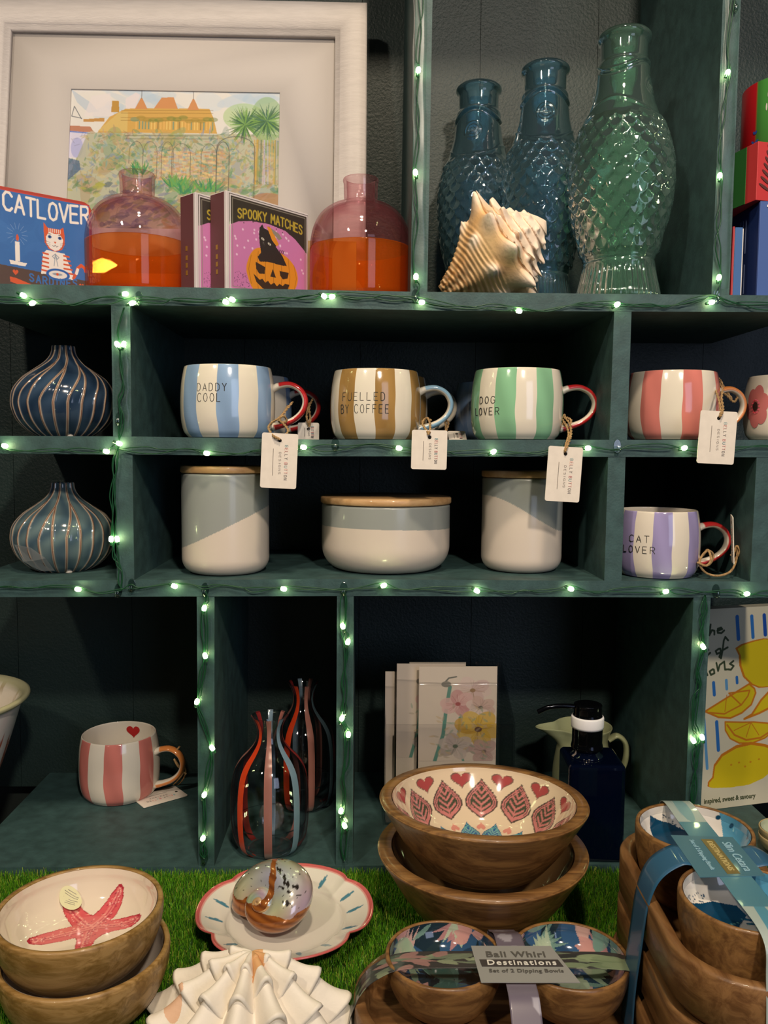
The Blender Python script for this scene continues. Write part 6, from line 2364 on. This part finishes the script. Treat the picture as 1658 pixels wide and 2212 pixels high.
# far right stack, blue sea life
RB = 0.0478
Ya, Yb2 = 0.673, 0.563
zTop = 0.150
xa = xat(1499, Ya, GT + zTop)
xb = xat(1616, Yb2, GT + zTop)
cx2, cy2 = (xa + xb) / 2, (Ya + Yb2) / 2
rz2 = math.atan2(Yb2 - Ya, xb - xa)
half = math.hypot(xb - xa, Yb2 - Ya) / 2
S2 = set_frame(cx2, cy2, GT, rz2)
lv = [0.0, 0.0215]
tray('lowest of three oval wooden trays in the right hand stack, on the grass', S2(0, 0, 0), rz2, a=half + .064, b=0.063, h=0.036)
tray('middle of three oval wooden trays in the right hand stack', S2(0, 0.001, 0.0365), rz2, a=half + .0625, b=0.060, h=0.042)
tray('uppermost of three oval wooden trays in the right hand stack, under the whale bowls', S2(0, 0, 0.079), rz2, a=half + .061, b=0.0585, h=0.042)
for nm, sx, sd_ in (('small wooden dipping bowl with blue sea life print, back one of the top pair', -half, 4), ('small wooden dipping bowl with blue whale print, front one of the top pair', half, 9)):
    bowl('dipping_bowl', nm, S2(sx, 0, 0.0866), RB, 0.0634, 0.030, M_MANGO2, sea(sd_), .0036, ys=0.66, group='small sea life dipping bowls', seg=120, rz=PI + (0.6 if sx > 0 else -.3))
cb2 = Canvas(360, 80, '4f8aa6')
cb2.poly([(0, 0), (360, 0), (360, 80), (0, 80)], 'a2b0ac')
for x_, y_, a_, b_, c_ in ((40, 30, 34, 12, '7fa8b8'), (78, 50, 22, 14, '8fb0b4'), (118, 38, 20, 18, '6f98a0'), (250, 42, 30, 16, '3f86a0'), (290, 56, 26, 12, 'c9c4bc'), (320, 30, 24, 12, '2f6f9a'), (262, 20, 16, 8, '2f5f8a')):
    cb2.ell(x_, y_, a_, b_, c_, 0.9, .15)
for _ in range(12):
    cb2.line([(r_.uniform(20, 110), r_.uniform(8, 70)), (r_.uniform(60, 140), r_.uniform(8, 70))], 1.6, '5f90a8', .5)
cb2.poly([(138, 0), (232, 0), (232, 80), (138, 80)], '4a7c8e')
zt2 = 0.1515
xs2 = [-(half + .0655), -(half + .064), -(half + .0585), -(half + .050), -half, 0, half, half + .050, half + .0585, half + .064, half + .0655]
zs2 = [0.008, 0.06, 0.125, zt2 - .0015, zt2, zt2, zt2, zt2 - .0015, 0.125, 0.06, 0.008]
slB = band('card_sleeve', 'blue sea life card sleeve with gold lettering wrapped over the right hand stack', S2(0, 0, 0), rz2, xs2, zs2, -0.012, 0.012, cb2, M_SLV)
M_LB = mat('blue_label', '456f80', 0.35, coat=0.3)
M_GOLD = mat('gold_foil', '8a7a4a', 0.35, metal=0.4)
M_LBT = mat('blue_label_print', '8fb6c6', 0.5)
solid('label_panel', [(-0.031, 0.0225), (0.030, 0.0225), (0.034, -0.027), (-0.033, -0.027)], M_LB, slB, 0.0005, axis='z', off=zt2 + .0006)
solid('gold_strip', [(-0.026, 0.005), (0.028, 0.005), (0.029, -0.005), (-0.026, -0.005)], M_GOLD, slB, 0.0003, axis='z', off=zt2 + .0011)
zz = zt2 + .0016
text_mesh('Slim Cetara', 0.0098, M_LBT, slB, loc=(0.002, 0.0125, zz), offset=0.0001)
text_mesh('DESTINATIONS', 0.0062, mat('gold_print_light', 'b8a870', 0.5), slB, loc=(0.001, 0.0, zz), offset=0.0001, spacing=1.1)
text_mesh('Set of 2 Dipping Bowls', 0.0052, M_LBT, slB, loc=(0.0, -0.0135, zz), offset=0.00005)
# side strap, down the left of the stack
ysr = [-0.0225, -0.034, -0.050, -0.0585, -0.0625, -0.0665, -0.0675]
zsr = [zt2, zt2 + .0005, 0.140, 0.118, 0.085, 0.045, 0.006]
pth = smooth_path([(0, y, z) for y, z in zip(ysr, zsr)], 8)
P = np.array([[(x, p[1], p[2]) for p in pth] for x in np.linspace(-0.016, 0.016, 8)])
o = gridobj('strap', P, mat('blue_strap', '2c5a7c', 0.4, coat=0.3), slB)
so = o.modifiers.new('thickness', 'SOLIDIFY')
so.thickness = 0.0005
pth = [(p[0], -p[1], p[2]) for p in pth]
P = np.array([[(x, p[1], p[2]) for p in pth] for x in np.linspace(-0.016, 0.016, 8)])
o = gridobj('strap', P, o.data.materials[0], slB)
so = o.modifiers.new('thickness', 'SOLIDIFY')
so.thickness = 0.0005

# small pale dishes cut by the right edge
pd_ = spot(4, 1693, 0.925)
Rd = 53 * depth(pd_) / F
for k in range(2):
    bowl('pinch_dish', ('small pale green dish at the right edge, lower of two' if k == 0 else 'small pale green dish at the right edge, upper of two'), (pd_.x, pd_.y, ZT + k * .009 + .0004), Rd, 0.020, Rd * .5,
         mat('pale_green_wood_%d' % k, 'b9a578', 0.4), None, .002, seg=64, group='small pale stacked dishes', inlay_col='b4bba0')
